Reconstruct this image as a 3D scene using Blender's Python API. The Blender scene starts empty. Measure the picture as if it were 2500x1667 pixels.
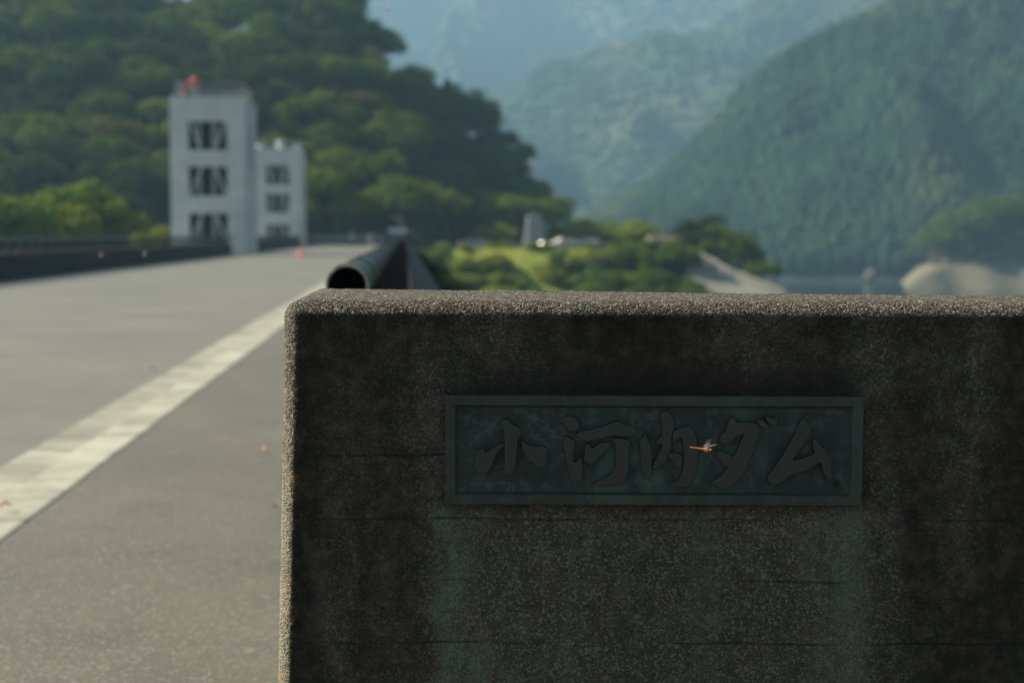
import bpy, bmesh, math, random
import numpy as np
from mathutils import Vector, Matrix, noise
R = math.radians
scn = bpy.context.scene
COL = scn.collection
# ------------------------------------------------------------------ camera, world, sun, exposure
F = 3472.0                                   # focal length in photograph pixels (50 mm)
CAM = Vector((0, 0, 1.45))
YAW = math.atan((1250 - 988) / F); PITCH = math.atan((833.5 - 575) / F); ROLL = R(0.2)
cam_d = bpy.data.cameras.new('camera'); cam = bpy.data.objects.new('camera', cam_d); COL.objects.link(cam)
CR = Matrix.Rotation(-YAW, 3, 'Z') @ Matrix.Rotation(R(90) - PITCH, 3, 'X') @ Matrix.Rotation(ROLL, 3, 'Z')
cam.matrix_world = Matrix.Translation(CAM) @ CR.to_4x4()
cam_d.lens = 50; cam_d.sensor_width = 36; cam_d.clip_start = .05; cam_d.clip_end = 20000
cam_d.dof.use_dof = True; cam_d.dof.focus_distance = 2.98; cam_d.dof.aperture_fstop = 2.6
scn.camera = cam
SUN = Vector((-.80, .24, .62)).normalized()   # towards the sun: from the left, a little ahead
SEL = math.asin(SUN.z); SAZ = math.atan2(SUN.x, SUN.y)
w = bpy.data.worlds.new('World'); scn.world = w; w.use_nodes = True
wn = w.node_tree.nodes; wl = w.node_tree.links
sky = wn.new('ShaderNodeTexSky'); sky.sky_type = 'NISHITA'; sky.sun_disc = False
sky.sun_elevation = SEL; sky.sun_rotation = SAZ; sky.air_density = 1.2; sky.dust_density = 1.0
bg = wn['Background']; bg.inputs[1].default_value = .05
wl.new(sky.outputs[0], bg.inputs[0])
sd = bpy.data.lights.new('sun', 'SUN'); sd.energy = 5.0; sd.angle = R(.5); sd.color = (1, .90, .70)
so = bpy.data.objects.new('sun', sd); COL.objects.link(so); so.rotation_euler = SUN.to_track_quat('Z', 'Y').to_euler()
so.location = (-40, 20, 60)
scn.view_settings.view_transform = 'Standard'; scn.view_settings.look = 'None'
scn.view_settings.exposure = 1.15; scn.view_settings.gamma = 1
scn.render.engine = 'CYCLES'
scn.render.resolution_x = 1024; scn.render.resolution_y = 682
HAZE_D = .00038; HAZE_C = (.39, .69, .95)

def ray(px, py):
    return CR @ Vector(((px - 1250) / F, -(py - 833.5) / F, -1))
def P(px, py, D):                             # the place at forward distance D seen there
    d = ray(px, py); return CAM + d * (D / d.y)
def PX(px, D): return P(px, 575, D).x
def PZ(py, D, px=988): return P(px, py, D).z

# ------------------------------------------------------------------ object helpers
def tag(o, label=None, cat=None, group=None, kind=None):
    if label: o['label'] = label
    if cat: o['category'] = cat
    if group: o['group'] = group
    if kind: o['kind'] = kind
    return o
def empty(name, loc=(0, 0, 0), rz=0):
    o = bpy.data.objects.new(name, None); COL.objects.link(o); o.location = loc; o.rotation_euler[2] = rz
    o.empty_display_size = .2; return o
def link(name, me, m=None, parent=None, smooth=False):
    if m is not None:
        for mm in (m if isinstance(m, (list, tuple)) else [m]): me.materials.append(mm)
    if smooth: me.shade_smooth()
    o = bpy.data.objects.new(name, me); COL.objects.link(o)
    if parent: o.parent = parent
    return o
def copy_thing(root):
    r = root.copy(); COL.objects.link(r)
    for c in root.children:
        k = c.copy(); COL.objects.link(k); k.parent = r
        for g in c.children:
            q = g.copy(); COL.objects.link(q); q.parent = k
    return r
class MB:
    def __init__(s): s.v = []; s.f = []; s.mi = []
    def add(s, vs, fs, mi=0):
        n = len(s.v); s.v += [tuple(v) for v in vs]; s.f += [tuple(i + n for i in f) for f in fs]; s.mi += [mi] * len(fs)
    def box(s, x0, x1, y0, y1, z0, z1, mi=0):
        s.add([(x0,y0,z0),(x1,y0,z0),(x1,y1,z0),(x0,y1,z0),(x0,y0,z1),(x1,y0,z1),(x1,y1,z1),(x0,y1,z1)],
              [(0,3,2,1),(4,5,6,7),(0,1,5,4),(1,2,6,5),(2,3,7,6),(3,0,4,7)], mi)
    def hexa(s, lo, hi, mi=0):
        s.add(list(lo) + list(hi), [(0,3,2,1),(4,5,6,7),(0,1,5,4),(1,2,6,5),(2,3,7,6),(3,0,4,7)], mi)
    def tube(s, pts, rs, n=10, cap=True, mi=0):
        pts = [Vector(p) for p in pts]; vs = []; fs = []
        for i, p in enumerate(pts):
            d = (pts[min(i+1, len(pts)-1)] - pts[max(i-1, 0)]).normalized()
            a = d.orthogonal().normalized() if abs(d.z) > .9 else d.cross(Vector((0, 0, 1))).normalized()
            b = d.cross(a)
            for k in range(n):
                t = 2 * math.pi * k / n
                vs.append(p + (a * math.cos(t) + b * math.sin(t)) * rs[i])
        for i in range(len(pts) - 1):
            for k in range(n):
                fs.append((i*n+k, i*n+(k+1) % n, (i+1)*n+(k+1) % n, (i+1)*n+k))
        if cap: fs.append(tuple(range(n))); fs.append(tuple((len(pts)-1)*n+k for k in range(n))[::-1])
        s.add(vs, fs, mi)
    def ball(s, c, r, seg=12, rings=8, mi=0):
        rx, ry, rz = r if hasattr(r, '__len__') else (r, r, r)
        vs = [(c[0], c[1], c[2] + rz)]; fs = []
        for i in range(1, rings):
            t = math.pi * i / rings
            for k in range(seg):
                p = 2 * math.pi * k / seg
                vs.append((c[0]+rx*math.sin(t)*math.cos(p), c[1]+ry*math.sin(t)*math.sin(p), c[2]+rz*math.cos(t)))
        vs.append((c[0], c[1], c[2] - rz)); L = len(vs) - 1
        for k in range(seg):
            fs.append((0, 1+k, 1+(k+1) % seg)); b = 1 + (rings-2)*seg
            fs.append((L, b+(k+1) % seg, b+k))
            for i in range(rings-2):
                a = 1+i*seg; fs.append((a+k, a+seg+k, a+seg+(k+1) % seg, a+(k+1) % seg))
        s.add(vs, fs, mi)
    def mesh(s, name):
        me = bpy.data.meshes.new(name); me.from_pydata(s.v, [], s.f); me.update()
        if any(s.mi): me.polygons.foreach_set('material_index', s.mi)
        return me
    def build(s, name, m=None, parent=None, smooth=False, bevel=0):
        o = link(name, s.mesh(name), m, parent, smooth)
        if bevel:
            b = o.modifiers.new('bevel', 'BEVEL'); b.width = bevel; b.segments = 2; b.limit_method = 'ANGLE'; b.angle_limit = R(40)
        return o
def np_mesh(name, V, Fa):                    # numpy verts (n,3), faces (m,k)
    me = bpy.data.meshes.new(name); V = np.asarray(V, np.float32); Fa = np.asarray(Fa, np.int32)
    me.vertices.add(len(V)); me.vertices.foreach_set('co', V.ravel())
    k = Fa.shape[1]; me.loops.add(Fa.size); me.loops.foreach_set('vertex_index', Fa.ravel())
    me.polygons.add(len(Fa)); me.polygons.foreach_set('loop_start', np.arange(0, Fa.size, k, dtype=np.int32))
    me.update(calc_edges=True); me.validate(); return me
def grid_faces(nu, nv, off=0, flip=False):
    i = np.arange(nu-1)[:, None] * nv + np.arange(nv-1)[None, :]
    q = np.stack([i, i+nv, i+nv+1, i+1], -1).reshape(-1, 4) + off
    return q[:, ::-1] if flip else q

# ------------------------------------------------------------------ node helpers
class G:
    def __init__(s, name):
        s.m = bpy.data.materials.new(name); s.m.use_nodes = True; s.t = s.m.node_tree
        s.b = s.t.nodes['Principled BSDF']; s.out = s.t.nodes['Material Output']; s._tc = None
    def n(s, typ, **kw):
        o = s.t.nodes.new('ShaderNode' + typ)
        for k, v in kw.items():
            if k.startswith('i_'): s.set(o.inputs[int(k[2:]) if k[2:].isdigit() else k[2:].replace('_', ' ')], v)
            else: setattr(o, k, v)
        return o
    def set(s, inp, v):
        if hasattr(v, 'bl_idname') and hasattr(v, 'outputs'): v = v.outputs[0]
        if isinstance(v, bpy.types.NodeSocket): s.t.links.new(v, inp)
        else:
            if inp.type == 'RGBA' and len(v) == 3: v = (*v, 1)
            inp.default_value = v
    def co(s, kind='Object'):
        if s._tc is None: s._tc = s.n('TexCoord')
        return s._tc.outputs[kind]
    def noise(s, scale, detail=3, rough=.55, vec=None, stretch=None, dist=0):
        v = vec or s.co()
        if stretch: v = s.n('Mapping', i_0=v, i_Scale=stretch).outputs[0]
        return s.n('TexNoise', i_Vector=v, i_Scale=scale, i_Detail=detail, i_Roughness=rough, i_Distortion=dist).outputs[0]
    def ramp(s, v, lo, hi, a=0., b=1., smooth=True):
        o = s.n('MapRange', clamp=True, interpolation_type='SMOOTHSTEP' if smooth else 'LINEAR')
        for i, x in enumerate((v, lo, hi, a, b)): s.set(o.inputs[i], x)
        return o.outputs[0]
    def math(s, op, a, b=0.):
        o = s.n('Math', operation=op); s.set(o.inputs[0], a); s.set(o.inputs[1], b); return o.outputs[0]
    def mix(s, f, a, b, mode='MIX'):
        o = s.n('Mix', data_type='RGBA', blend_type=mode); s.set(o.inputs[0], f); s.set(o.inputs[6], a); s.set(o.inputs[7], b)
        return o.outputs[2]
    def bump(s, h, strength=.5, dist=.01):
        o = s.n('Bump'); s.set(o.inputs['Strength'], strength); s.set(o.inputs['Distance'], dist); s.set(o.inputs['Height'], h)
        s.set(s.b.inputs['Normal'], o.outputs[0])
    def fin(s, col, rough=.8, metal=0., spec=None):
        s.set(s.b.inputs['Base Color'], col); s.set(s.b.inputs['Roughness'], rough); s.set(s.b.inputs['Metallic'], metal)
        if spec is not None: s.b.inputs['Specular IOR Level'].default_value = spec
        return s.m
def simple(name, c, rough=.7, metal=0., var=.25, scale=3., bump=0., spec=None):
    g = G(name); n = g.noise(scale, 4)
    f = g.ramp(n, .3, .7)
    m = g.fin(g.mix(f, tuple(x * (1 - var) for x in c), tuple(min(1, x * (1 + var)) for x in c)), rough, metal, spec)
    if bump: g.bump(n, .6, bump)
    return m

# weathered pier concrete, exposed aggregate, stains below and above the plaque
ZL = [PZ(y, 2.975) for y in (1113, 1268, 1418, 1570)]      # board marks in the cast face
def pier_material():
    g = G('weathered_pier_concrete'); c = g.co()
    xyz = g.n('SeparateXYZ', i_0=c); x, y, z = xyz.outputs
    wob = g.noise(7, 4, .6); wobs = g.math('MULTIPLY', g.math('SUBTRACT', wob, .5), .16)
    xw = g.math('ADD', x, wobs)
    big = g.noise(3.2, 5, .65); mid = g.noise(26, 5, .7); fine = g.noise(260, 3, .7)
    vor = g.n('TexVoronoi', i_Vector=c, i_Scale=300.); vor2 = g.n('TexVoronoi', i_Vector=c, i_Scale=150.)
    vr = g.n('SeparateColor', i_0=vor.outputs['Color']).outputs
    v2 = g.n('SeparateColor', i_0=vor2.outputs['Color']).outputs
    xe = g.math('SUBTRACT', x, g.math('MULTIPLY', g.math('MINIMUM', g.math('SUBTRACT', z, ZT - .1), 0.), slope))   # distance in from the leaning edge
    front = g.math('MULTIPLY', g.math('MULTIPLY', g.ramp(y, PV + .016, PV + .010), g.ramp(xe, XL + .021, XL + .031)), g.ramp(z, ZT - .020, ZT - .031))                 # the front cast face, its shade painted dark together with vertical algae runs
    base = g.mix(g.ramp(mid, .3, .7), (.085, .070, .050), (.155, .130, .095))
    base = g.mix(g.ramp(fine, .35, .65, 0, .7), base, (.055, .05, .042))
    fq = g.math('SUBTRACT', 1., g.math('MULTIPLY', front, .3))
    base = g.mix(g.math('MULTIPLY', fq, g.ramp(vr[0], .78, .95)), base, (.27, .245, .20))
    base = g.mix(g.ramp(vr[1], .82, .9), base, (.03, .027, .023))
    base = g.mix(g.math('MULTIPLY', g.ramp(v2[2], .90, .94), g.math('MULTIPLY', fq, .8)), base, (.26, .24, .21))
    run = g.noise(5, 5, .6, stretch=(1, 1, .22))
    alg_shade = g.math('MULTIPLY', g.ramp(run, .33, .62, .55, .93), front)
    # washed zone under the plaque
    uL, uR, zb, zt = PLQ['uL'], PLQ['uR'], PLQ['zb'], PLQ['zt']
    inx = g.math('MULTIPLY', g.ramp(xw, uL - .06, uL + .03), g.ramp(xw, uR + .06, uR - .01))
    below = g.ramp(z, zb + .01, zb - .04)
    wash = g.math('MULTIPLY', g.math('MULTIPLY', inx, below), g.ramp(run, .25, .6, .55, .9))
    alg_shade = g.math('MULTIPLY', alg_shade, g.math('SUBTRACT', 1., g.math('MULTIPLY', wash, .55)))
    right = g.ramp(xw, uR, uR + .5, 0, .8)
    alg_shade = g.math('MAXIMUM', alg_shade, g.math('MULTIPLY', right, front))
    col = g.mix(alg_shade, base, g.mix(g.ramp(mid, .4, .75), (.0105, .0085, .006), (.046, .037, .025)))
    # dark bed just above the plaque and under the rounded top
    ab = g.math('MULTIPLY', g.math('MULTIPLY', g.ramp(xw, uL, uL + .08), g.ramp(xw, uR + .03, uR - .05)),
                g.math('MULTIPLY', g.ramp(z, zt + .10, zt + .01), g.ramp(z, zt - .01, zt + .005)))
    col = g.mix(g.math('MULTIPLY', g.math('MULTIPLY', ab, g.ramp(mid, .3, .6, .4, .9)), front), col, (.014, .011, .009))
    # verdigris streaks from both lower corners
    def streak(a, b, k):
        s_ = g.math('MULTIPLY', g.ramp(xw, a - .035, a + .02), g.ramp(xw, b + .035, b - .03))
        return g.math('MULTIPLY', g.math('MULTIPLY', s_, below), g.ramp(g.noise(14, 4, .7, stretch=(1, 1, .3)), .36, .6, .1, k))
    vd = g.math('MAXIMUM', streak(uL - .01, uL + .07, .95), streak(uR - .085, uR + .01, .7))
    vd = g.math('MAXIMUM', vd, g.math('MULTIPLY', wash, g.ramp(g.noise(11, 4, .6, stretch=(1, 1, .12)), .48, .70, 0, .28)))
    col = g.mix(g.math('MULTIPLY', vd, front), col, g.mix(g.ramp(fine, .35, .65), (.13, .155, .12), (.05, .065, .05)))
    lit_edge = g.math('MULTIPLY', g.math('MULTIPLY', g.ramp(xe, XL + RB + .002, XL + RB - .010), g.ramp(z, ZT - .04, ZT - .55, .15, .85)), g.math('SUBTRACT', 1., front))  # sunlight on the left edge painted in as a paler colour
    col = g.mix(g.math('MULTIPLY', lit_edge, g.ramp(mid, .3, .62, .55, 1.)), col, (.34, .31, .235))
    # orange lichen on the rounded left edge
    li = g.math('MULTIPLY', g.ramp(xe, XL + .045, XL + .02), g.ramp(g.noise(17, 4, .7), .60, .68, 0, .75))
    col = g.mix(li, col, (.34, .20, .06))
    # board marks
    ln = None
    for i, zz in enumerate(ZL):
        zw = g.math('ADD', z, g.math('MULTIPLY', g.math('SUBTRACT', g.noise(6, 3, .5, stretch=(1, 1, .01)), .5), .02))
        d = g.math('ABSOLUTE', g.math('SUBTRACT', zw, zz + .0))
        br = g.ramp(g.noise(3.1, 3, .6, stretch=(1, 1, .0), vec=g.n('Mapping', i_0=c, i_Location=(i * 3.3, i * 2.1, 0)).outputs[0]), (.38, .42, .45, .45)[i], .58)
        if i == 0: br = g.math('MULTIPLY', br, g.ramp(x, uL + .5, uL))
        l1 = g.math('MULTIPLY', g.ramp(d, .0042, .0008), br)
        ln = l1 if ln is None else g.math('MAXIMUM', ln, l1)
    ln = g.math('MULTIPLY', ln, front)
    col = g.mix(g.math('MULTIPLY', ln, .6), col, (.006, .006, .006))
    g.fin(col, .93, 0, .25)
    # relief
    edge = g.math('MAXIMUM', g.ramp(z, ZT - .09, ZT - .03, .25, 1.), g.ramp(xe, XL + .07, XL + .03, .25, 1.))
    stone = g.math('SUBTRACT', 1., g.math('MULTIPLY', vor.outputs['Distance'], 1.6))
    h = g.math('ADD', g.math('MULTIPLY', g.math('ADD', g.math('MULTIPLY', stone, .7), g.math('MULTIPLY', fine, .9)), edge),
               g.math('ADD', g.math('MULTIPLY', mid, .8), g.math('MULTIPLY', big, 1.2)))
    h = g.math('SUBTRACT', h, g.math('MULTIPLY', ln, .45))
    dn = g.n('Displacement'); g.set(dn.inputs['Height'], h); dn.inputs['Midlevel'].default_value = 1.5; dn.inputs['Scale'].default_value = .0034
    g.t.links.new(dn.outputs[0], g.out.inputs['Displacement'])
    g.m.displacement_method = 'BOTH'
    return g.m

# ------------------------------------------------------------------ the end pier and its plaque (local frame faces the camera's heading)
PV = 2.97
UA = Vector((math.cos(YAW), -math.sin(YAW), 0)); VA = Vector((math.sin(YAW), math.cos(YAW), 0))
def on_face(px, py, v=PV):
    d = ray(px, py); p = CAM + d * (v / d.dot(VA)); return p.dot(UA), p.z
def on_top(px, py, z):
    d = ray(px, py); p = CAM + d * ((z - CAM.z) / d.z); return p.dot(UA), p.dot(VA)
RB = .036
ZT = on_face(1100, 734, PV + RB)[1]
XL = on_face(697, 900, PV + RB)[0]
a0 = on_face(1087, 965.5, PV - .021); a1 = on_face(2104, 1234, PV - .021)
PLQ = dict(uL=a0[0], uR=a1[0], zt=a0[1], zb=a1[1])
slope = (on_face(697, 800, PV + RB)[0] - on_face(681, 1650, PV + RB)[0]) / (on_face(697, 800)[1] - on_face(681, 1650)[1])
def build_pier():
    bl = on_top(786, 704, ZT); br = on_top(2500, 723, ZT)
    bx = 2.6; by = bl[1] + (br[1] - bl[1]) * (bx - bl[0]) / (br[0] - bl[0])
    # outline of the core: back left -> front left corner -> front right
    A = Vector((XL + RB, PV + RB)); B = Vector((bl[0] + .01, bl[1] - RB))
    path = []; 
    nrm_left = Vector((-(B - A).y, (B - A).x)).normalized()
    for t in np.linspace(1, 0, 70): path.append((A.lerp(B, t), nrm_left))
    a_s = math.atan2(nrm_left.y, nrm_left.x) % (2 * math.pi); a_e = 1.5 * math.pi
    for t in np.linspace(0, 1, 26)[1:-1]:
        a = a_s + (a_e - a_s) * t; path.append((A, Vector((math.cos(a), math.sin(a)))))
    for t in np.concatenate([np.linspace(0, 1, 640), np.linspace(1, 1.55, 60)[1:]]):
        path.append((Vector((A.x + t * 1.62, A.y)), Vector((0, -1))))
    # wrap round the back left corner
    pre = []
    for t in np.linspace(1, 0, 10)[:-1]:
        a = a_s - t * (a_s - math.pi * .5); pre.append((B, Vector((math.cos(a), math.sin(a)))))
    C = Vector((bx, by - RB)); nb = Vector((-(by - bl[1]), bx - bl[0])).normalized()
    back = [(B.lerp(C, t), nb) for t in np.linspace(1, 0, 60)]
    path = back + pre + path
    nu = len(path)
    zs = np.concatenate([np.linspace(-.2, .32, 20)[:-1], np.linspace(.32, ZT - RB, 300)])
    th = np.linspace(0, math.pi / 2, 30)[1:]
    V = np.zeros((nu, len(zs) + len(th), 3))
    for i, (c, n) in enumerate(path):
        V[i, :len(zs), 0] = c.x + n.x * RB; V[i, :len(zs), 1] = c.y + n.y * RB; V[i, :len(zs), 2] = zs
        V[i, len(zs):, 0] = c.x + n.x * RB * np.cos(th); V[i, len(zs):, 1] = c.y + n.y * RB * np.cos(th)
        V[i, len(zs):, 2] = ZT - RB + RB * np.sin(th)
    nv = V.shape[1]; V = V.reshape(-1, 3); Fq = grid_faces(nu, nv, 0, False)
    # top
    n1, n2 = 420, 110; D0 = Vector((A.x + 1.55 * 1.62, A.y))
    s = np.linspace(0, 1, n1)[:, None]; t = np.linspace(0, 1, n2)[None, :]
    Ax = A.x + (D0.x - A.x) * s; Bx = B.x + (C.x - B.x) * s; By = B.y + (C.y - B.y) * s
    T = np.stack([Ax + (Bx - Ax) * t, A.y + (By - A.y) * t, np.full((n1, n2), ZT)], -1).reshape(-1, 3)
    Fq = np.concatenate([Fq, grid_faces(n1, n2, len(V))]); V = np.concatenate([V, T])
    wgt = np.clip((XL + .5 - V[:, 0]) / .5, 0, 1)      # the end face leans out towards its foot
    V[:, 0] += wgt * slope * (V[:, 2] - (ZT - .1)) * (V[:, 2] < ZT - .1)
    me = np_mesh('end_pier', V, Fq)
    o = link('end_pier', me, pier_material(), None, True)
    o.rotation_euler[2] = -YAW
    tag(o, 'dark weathered concrete end pier with rounded edges carrying the bronze plaque', 'pier')
build_pier()

def bronze(name, lum=1., green=.5, base=((.028, .034, .029), (.045, .048, .038))):
    g = G(name); n1 = g.noise(22, 5, .65); n2 = g.noise(9, 4, .6, stretch=(1, 1, .45)); n3 = g.noise(300, 2)
    z = g.n('SeparateXYZ', i_0=g.co()).outputs[2]
    c = g.mix(g.ramp(n1, .3, .7), tuple(lum * x for x in base[0]), tuple(lum * x for x in base[1]))
    c = g.mix(g.ramp(n2, .46, .66, 0, green), c, tuple(lum * x for x in (.058, .102, .082)))
    n4 = g.noise(38, 5, .7); c = g.mix(g.ramp(n4, .50, .66, 0, green * .7), c, tuple(lum * x for x in (.085, .115, .085)))
    c = g.mix(g.ramp(g.noise(12, 4, .7), .52, .66, 0, green * .6), c, tuple(lum * x for x in (.010, .020, .026)))
    g.fin(c, .62, .25, .4); g.bump(g.math('ADD', n1, g.math('MULTIPLY', n3, .3)), .5, .002)
    return g.m
BZ_F = bronze('bronze_frame', 1.0, .35); BZ_P = bronze('bronze_panel', .9, .8, ((.016, .027, .025), (.031, .045, .039))); BZ_L = simple('bronze_letters', (.027, .029, .024), .5, .2, .15, 25)
GLY = {
 'a': [(6, [(480,655),(512,702),(545,690),(600,640),(690,608),(694,640),(640,690),(600,760),(560,860),(510,915),(470,925),(420,890),(395,820),(400,760),(430,700)]),
       (6, [(665,390),(712,370),(745,388),(760,420),(820,445),(860,480),(855,540),(830,575),(822,700),(800,900),(760,930),(700,905),(650,872),(700,868),(695,640),(700,590),(690,480)]),
       (6, [(865,580),(920,620),(1000,650),(1060,640),(1125,655),(1125,720),(1105,850),(1050,855),(1010,840),(975,790),(940,790),(900,730),(870,650)])],
 'b': [(6, [(1255,370),(1290,345),(1380,345),(1415,380),(1440,450),(1400,490),(1340,495),(1300,450),(1260,410)]),
       (6, [(1275,540),(1310,540),(1390,590),(1395,650),(1375,690),(1380,810),(1430,770),(1452,735),(1465,830),(1470,960),(1420,1000),(1360,990),(1330,900),(1310,800),(1280,640)]),
       (6, [(1395,525),(1480,490),(1620,460),(1740,420),(1820,395),(1880,425),(1950,435),(2000,490),(1980,535),(1920,550),(1850,542),(1760,530),(1640,575),(1490,600),(1450,580)]),
       (6, [(1490,640),(1535,615),(1570,670),(1620,620),(1680,600),(1740,600),(1745,640),(1700,700),(1640,740),(1600,800),(1550,825),(1500,800),(1475,760),(1490,720)]),
       (6, [(1760,562),(1850,560),(1940,590),(1925,700),(1920,900),(1890,980),(1830,1020),(1740,1030),(1620,1030),(1560,1012),(1680,960),(1770,900),(1795,850),(1800,640)])],
 'c': [(6, [(2080,510),(2105,560),(2150,650),(2155,850),(2140,960),(2090,970),(2060,880),(2040,740),(2035,600),(2050,560)]),
       (7, [(205,320),(250,290),(300,310),(350,400),(345,460),(322,540),(318,640),(300,720),(260,800),(200,850),(130,862),(134,830),(190,720),(235,625),(145,608),(210,560),(238,530),(225,420)]),
       (7, [(305,700),(380,710),(434,745),(424,880),(370,860),(330,800),(288,740)]),
       (7, [(327,530),(340,490),(400,460),(470,440),(530,470),(560,530),(575,640),(580,800),(550,960),(500,1040),(400,1050),(285,1032),(390,970),(430,885),(440,740),(430,560),(400,572),(330,612)])],
 'd': [(7, [(870,440),(900,360),(950,350),(960,410),(1040,400),(1130,410),(1180,440),(1180,520),(1140,660),(1080,820),(1020,930),(940,1020),(860,1080),(780,1050),(708,998),(800,940),(880,850),(850,840),(800,790),(750,720),(770,680),(850,700),(930,750),(960,700),(1000,600),(1038,522),(990,530),(930,580),(880,630),(820,620),(790,580),(810,520),(860,490)]),
       (7, [(1160,360),(1220,380),(1270,430),(1260,470),(1220,460),(1180,420)]),
       (7, [(1235,330),(1290,360),(1370,370),(1365,440),(1310,440),(1270,410)])],
 'e': [(7, [(1600,380),(1630,365),(1680,430),(1705,510),(1640,600),(1580,690),(1510,785),(1600,765),(1735,722),(1720,640),(1710,580),(1750,570),(1790,640),(1860,680),(1890,760),(1900,880),(1910,960),(1860,960),(1820,900),(1788,790),(1700,860),(1600,900),(1510,920),(1430,990),(1340,1030),(1280,1000),(1270,930),(1340,850),(1440,700),(1530,540)])],
}
def build_plaque():
    t = empty('name_plaque', (0, 0, 0), -YAW)
    tag(t, 'dark green bronze plaque with raised characters framed on the concrete pier', 'plaque')
    vp = PV - .010                                            # panel plane
    uL, uR, zt, zb = PLQ['uL'], PLQ['uR'], PLQ['zt'], PLQ['zb']
    i0 = on_face(1111, 989, PV - .020); i1 = on_face(2080, 1211.5, PV - .020)
    m = MB(); m.box(uL + .004, uR - .004, vp, PV + .02, zb + .004, zt - .004)
    m.build('backing_plate', BZ_P, t)
    fr = MB(); yf = PV - .021; yb = PV + .012; b = .005
    O = [(uL, zb), (uR, zb), (uR, zt), (uL, zt)]; I = [(i0[0], i1[1]), (i1[0], i1[1]), (i1[0], i0[1]), (i0[0], i0[1])]
    J = [(x + sx * b, z + sz * b) for (x, z), (sx, sz) in zip(I, [(1, 1), (-1, 1), (-1, -1), (1, -1)])]
    vs = [(x, yb, z) for x, z in O] + [(x, yf, z) for x, z in O] + [(x, yf, z) for x, z in I] + [(x, vp - .0004, z) for x, z in J]
    fs = []
    for k in range(4):
        q = (k + 1) % 4
        fs += [(k, q, 4+q, 4+k), (4+k, 4+q, 8+q, 8+k), (8+k, 8+q, 12+q, 12+k)]
    fr.add(vs, fs); fr.build('frame', BZ_F, t, bevel=.002)
    for ch, polys in GLY.items():
        bm = bmesh.new()
        for cr, pts in polys:
            ox = 1060 if cr == 6 else 1560
            pp = [Vector(on_face(ox + x / 4.055, 930 + y / 4.055, vp - .006)) for x, y in pts]
            q = []
            for i in range(len(pp)):                          # soften the traced outline once
                a, b2 = pp[i], pp[(i + 1) % len(pp)]; q += [a.lerp(b2, .18), a.lerp(b2, .82)]
            cen = sum(q, Vector((0, 0))) / len(q)
            v0 = [bm.verts.new((p[0], vp + .001, p[1])) for p in q]
            v1 = [bm.verts.new((p[0], vp - .012, p[1])) for p in q]
            for i in range(len(q)): bm.faces.new((v0[i], v0[(i+1) % len(q)], v1[(i+1) % len(q)], v1[i]))
            bm.faces.new(v1)
        bmesh.ops.recalc_face_normals(bm, faces=bm.faces)
        top = [e for e in bm.edges if all(abs(v.co.y - (vp - .012)) < 1e-6 for v in e.verts)]
        bmesh.ops.bevel(bm, geom=top, offset=.0022, segments=2, affect='EDGES', profile=.6)
        bmesh.ops.triangulate(bm, faces=[f for f in bm.faces if len(f.verts) > 4])
        me = bpy.data.meshes.new('raised_character'); bm.to_mesh(me); bm.free()
        link('raised_character', me, BZ_L, t)
    u, z = on_face(2044, 1181, vp); m = MB()
    m.tube([(u, vp + .001, z), (u, vp - .0012, z)], [.0085, .008], 20); m.tube([(u, vp - .0011, z), (u, vp - .0018, z)], [.005, .0045], 16)
    m.build('screw_head', BZ_P, t, True)
build_plaque()

# ------------------------------------------------------------------ dragonflies
def dragonfly_mats():
    g = G('dragonfly_body'); x = g.n('SeparateXYZ', i_0=g.co()).outputs[0]
    bands = g.n('TexWave', i_Vector=g.co(), i_Scale=60., i_Distortion=.5).outputs[0]
    c = g.mix(g.ramp(x, .004, .008), (.80, .26, .035), (.55, .38, .10))
    c = g.mix(g.ramp(bands, .8, 1, 0, .5), c, (.25, .07, .02)); a = g.fin(c, .4)
    g = G('dragonfly_wing'); tr = g.n('BsdfTransparent'); gl = g.n('BsdfGlossy', i_0=(.8, .85, .85), i_1=.25); df = g.n('BsdfTranslucent', i_0=(.6, .6, .55))
    m1 = g.n('MixShader'); g.set(m1.inputs[0], .5); g.set(m1.inputs[1], gl); g.set(m1.inputs[2], df)
    m2 = g.n('MixShader'); g.set(m2.inputs[0], .15); g.set(m2.inputs[1], tr); g.set(m2.inputs[2], m1); g.t.links.new(m2.outputs[0], g.out.inputs[0])
    return a, g.m, simple('dragonfly_eye', (.30, .10, .06), .25)
DB, DW, DE = dragonfly_mats()
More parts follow.
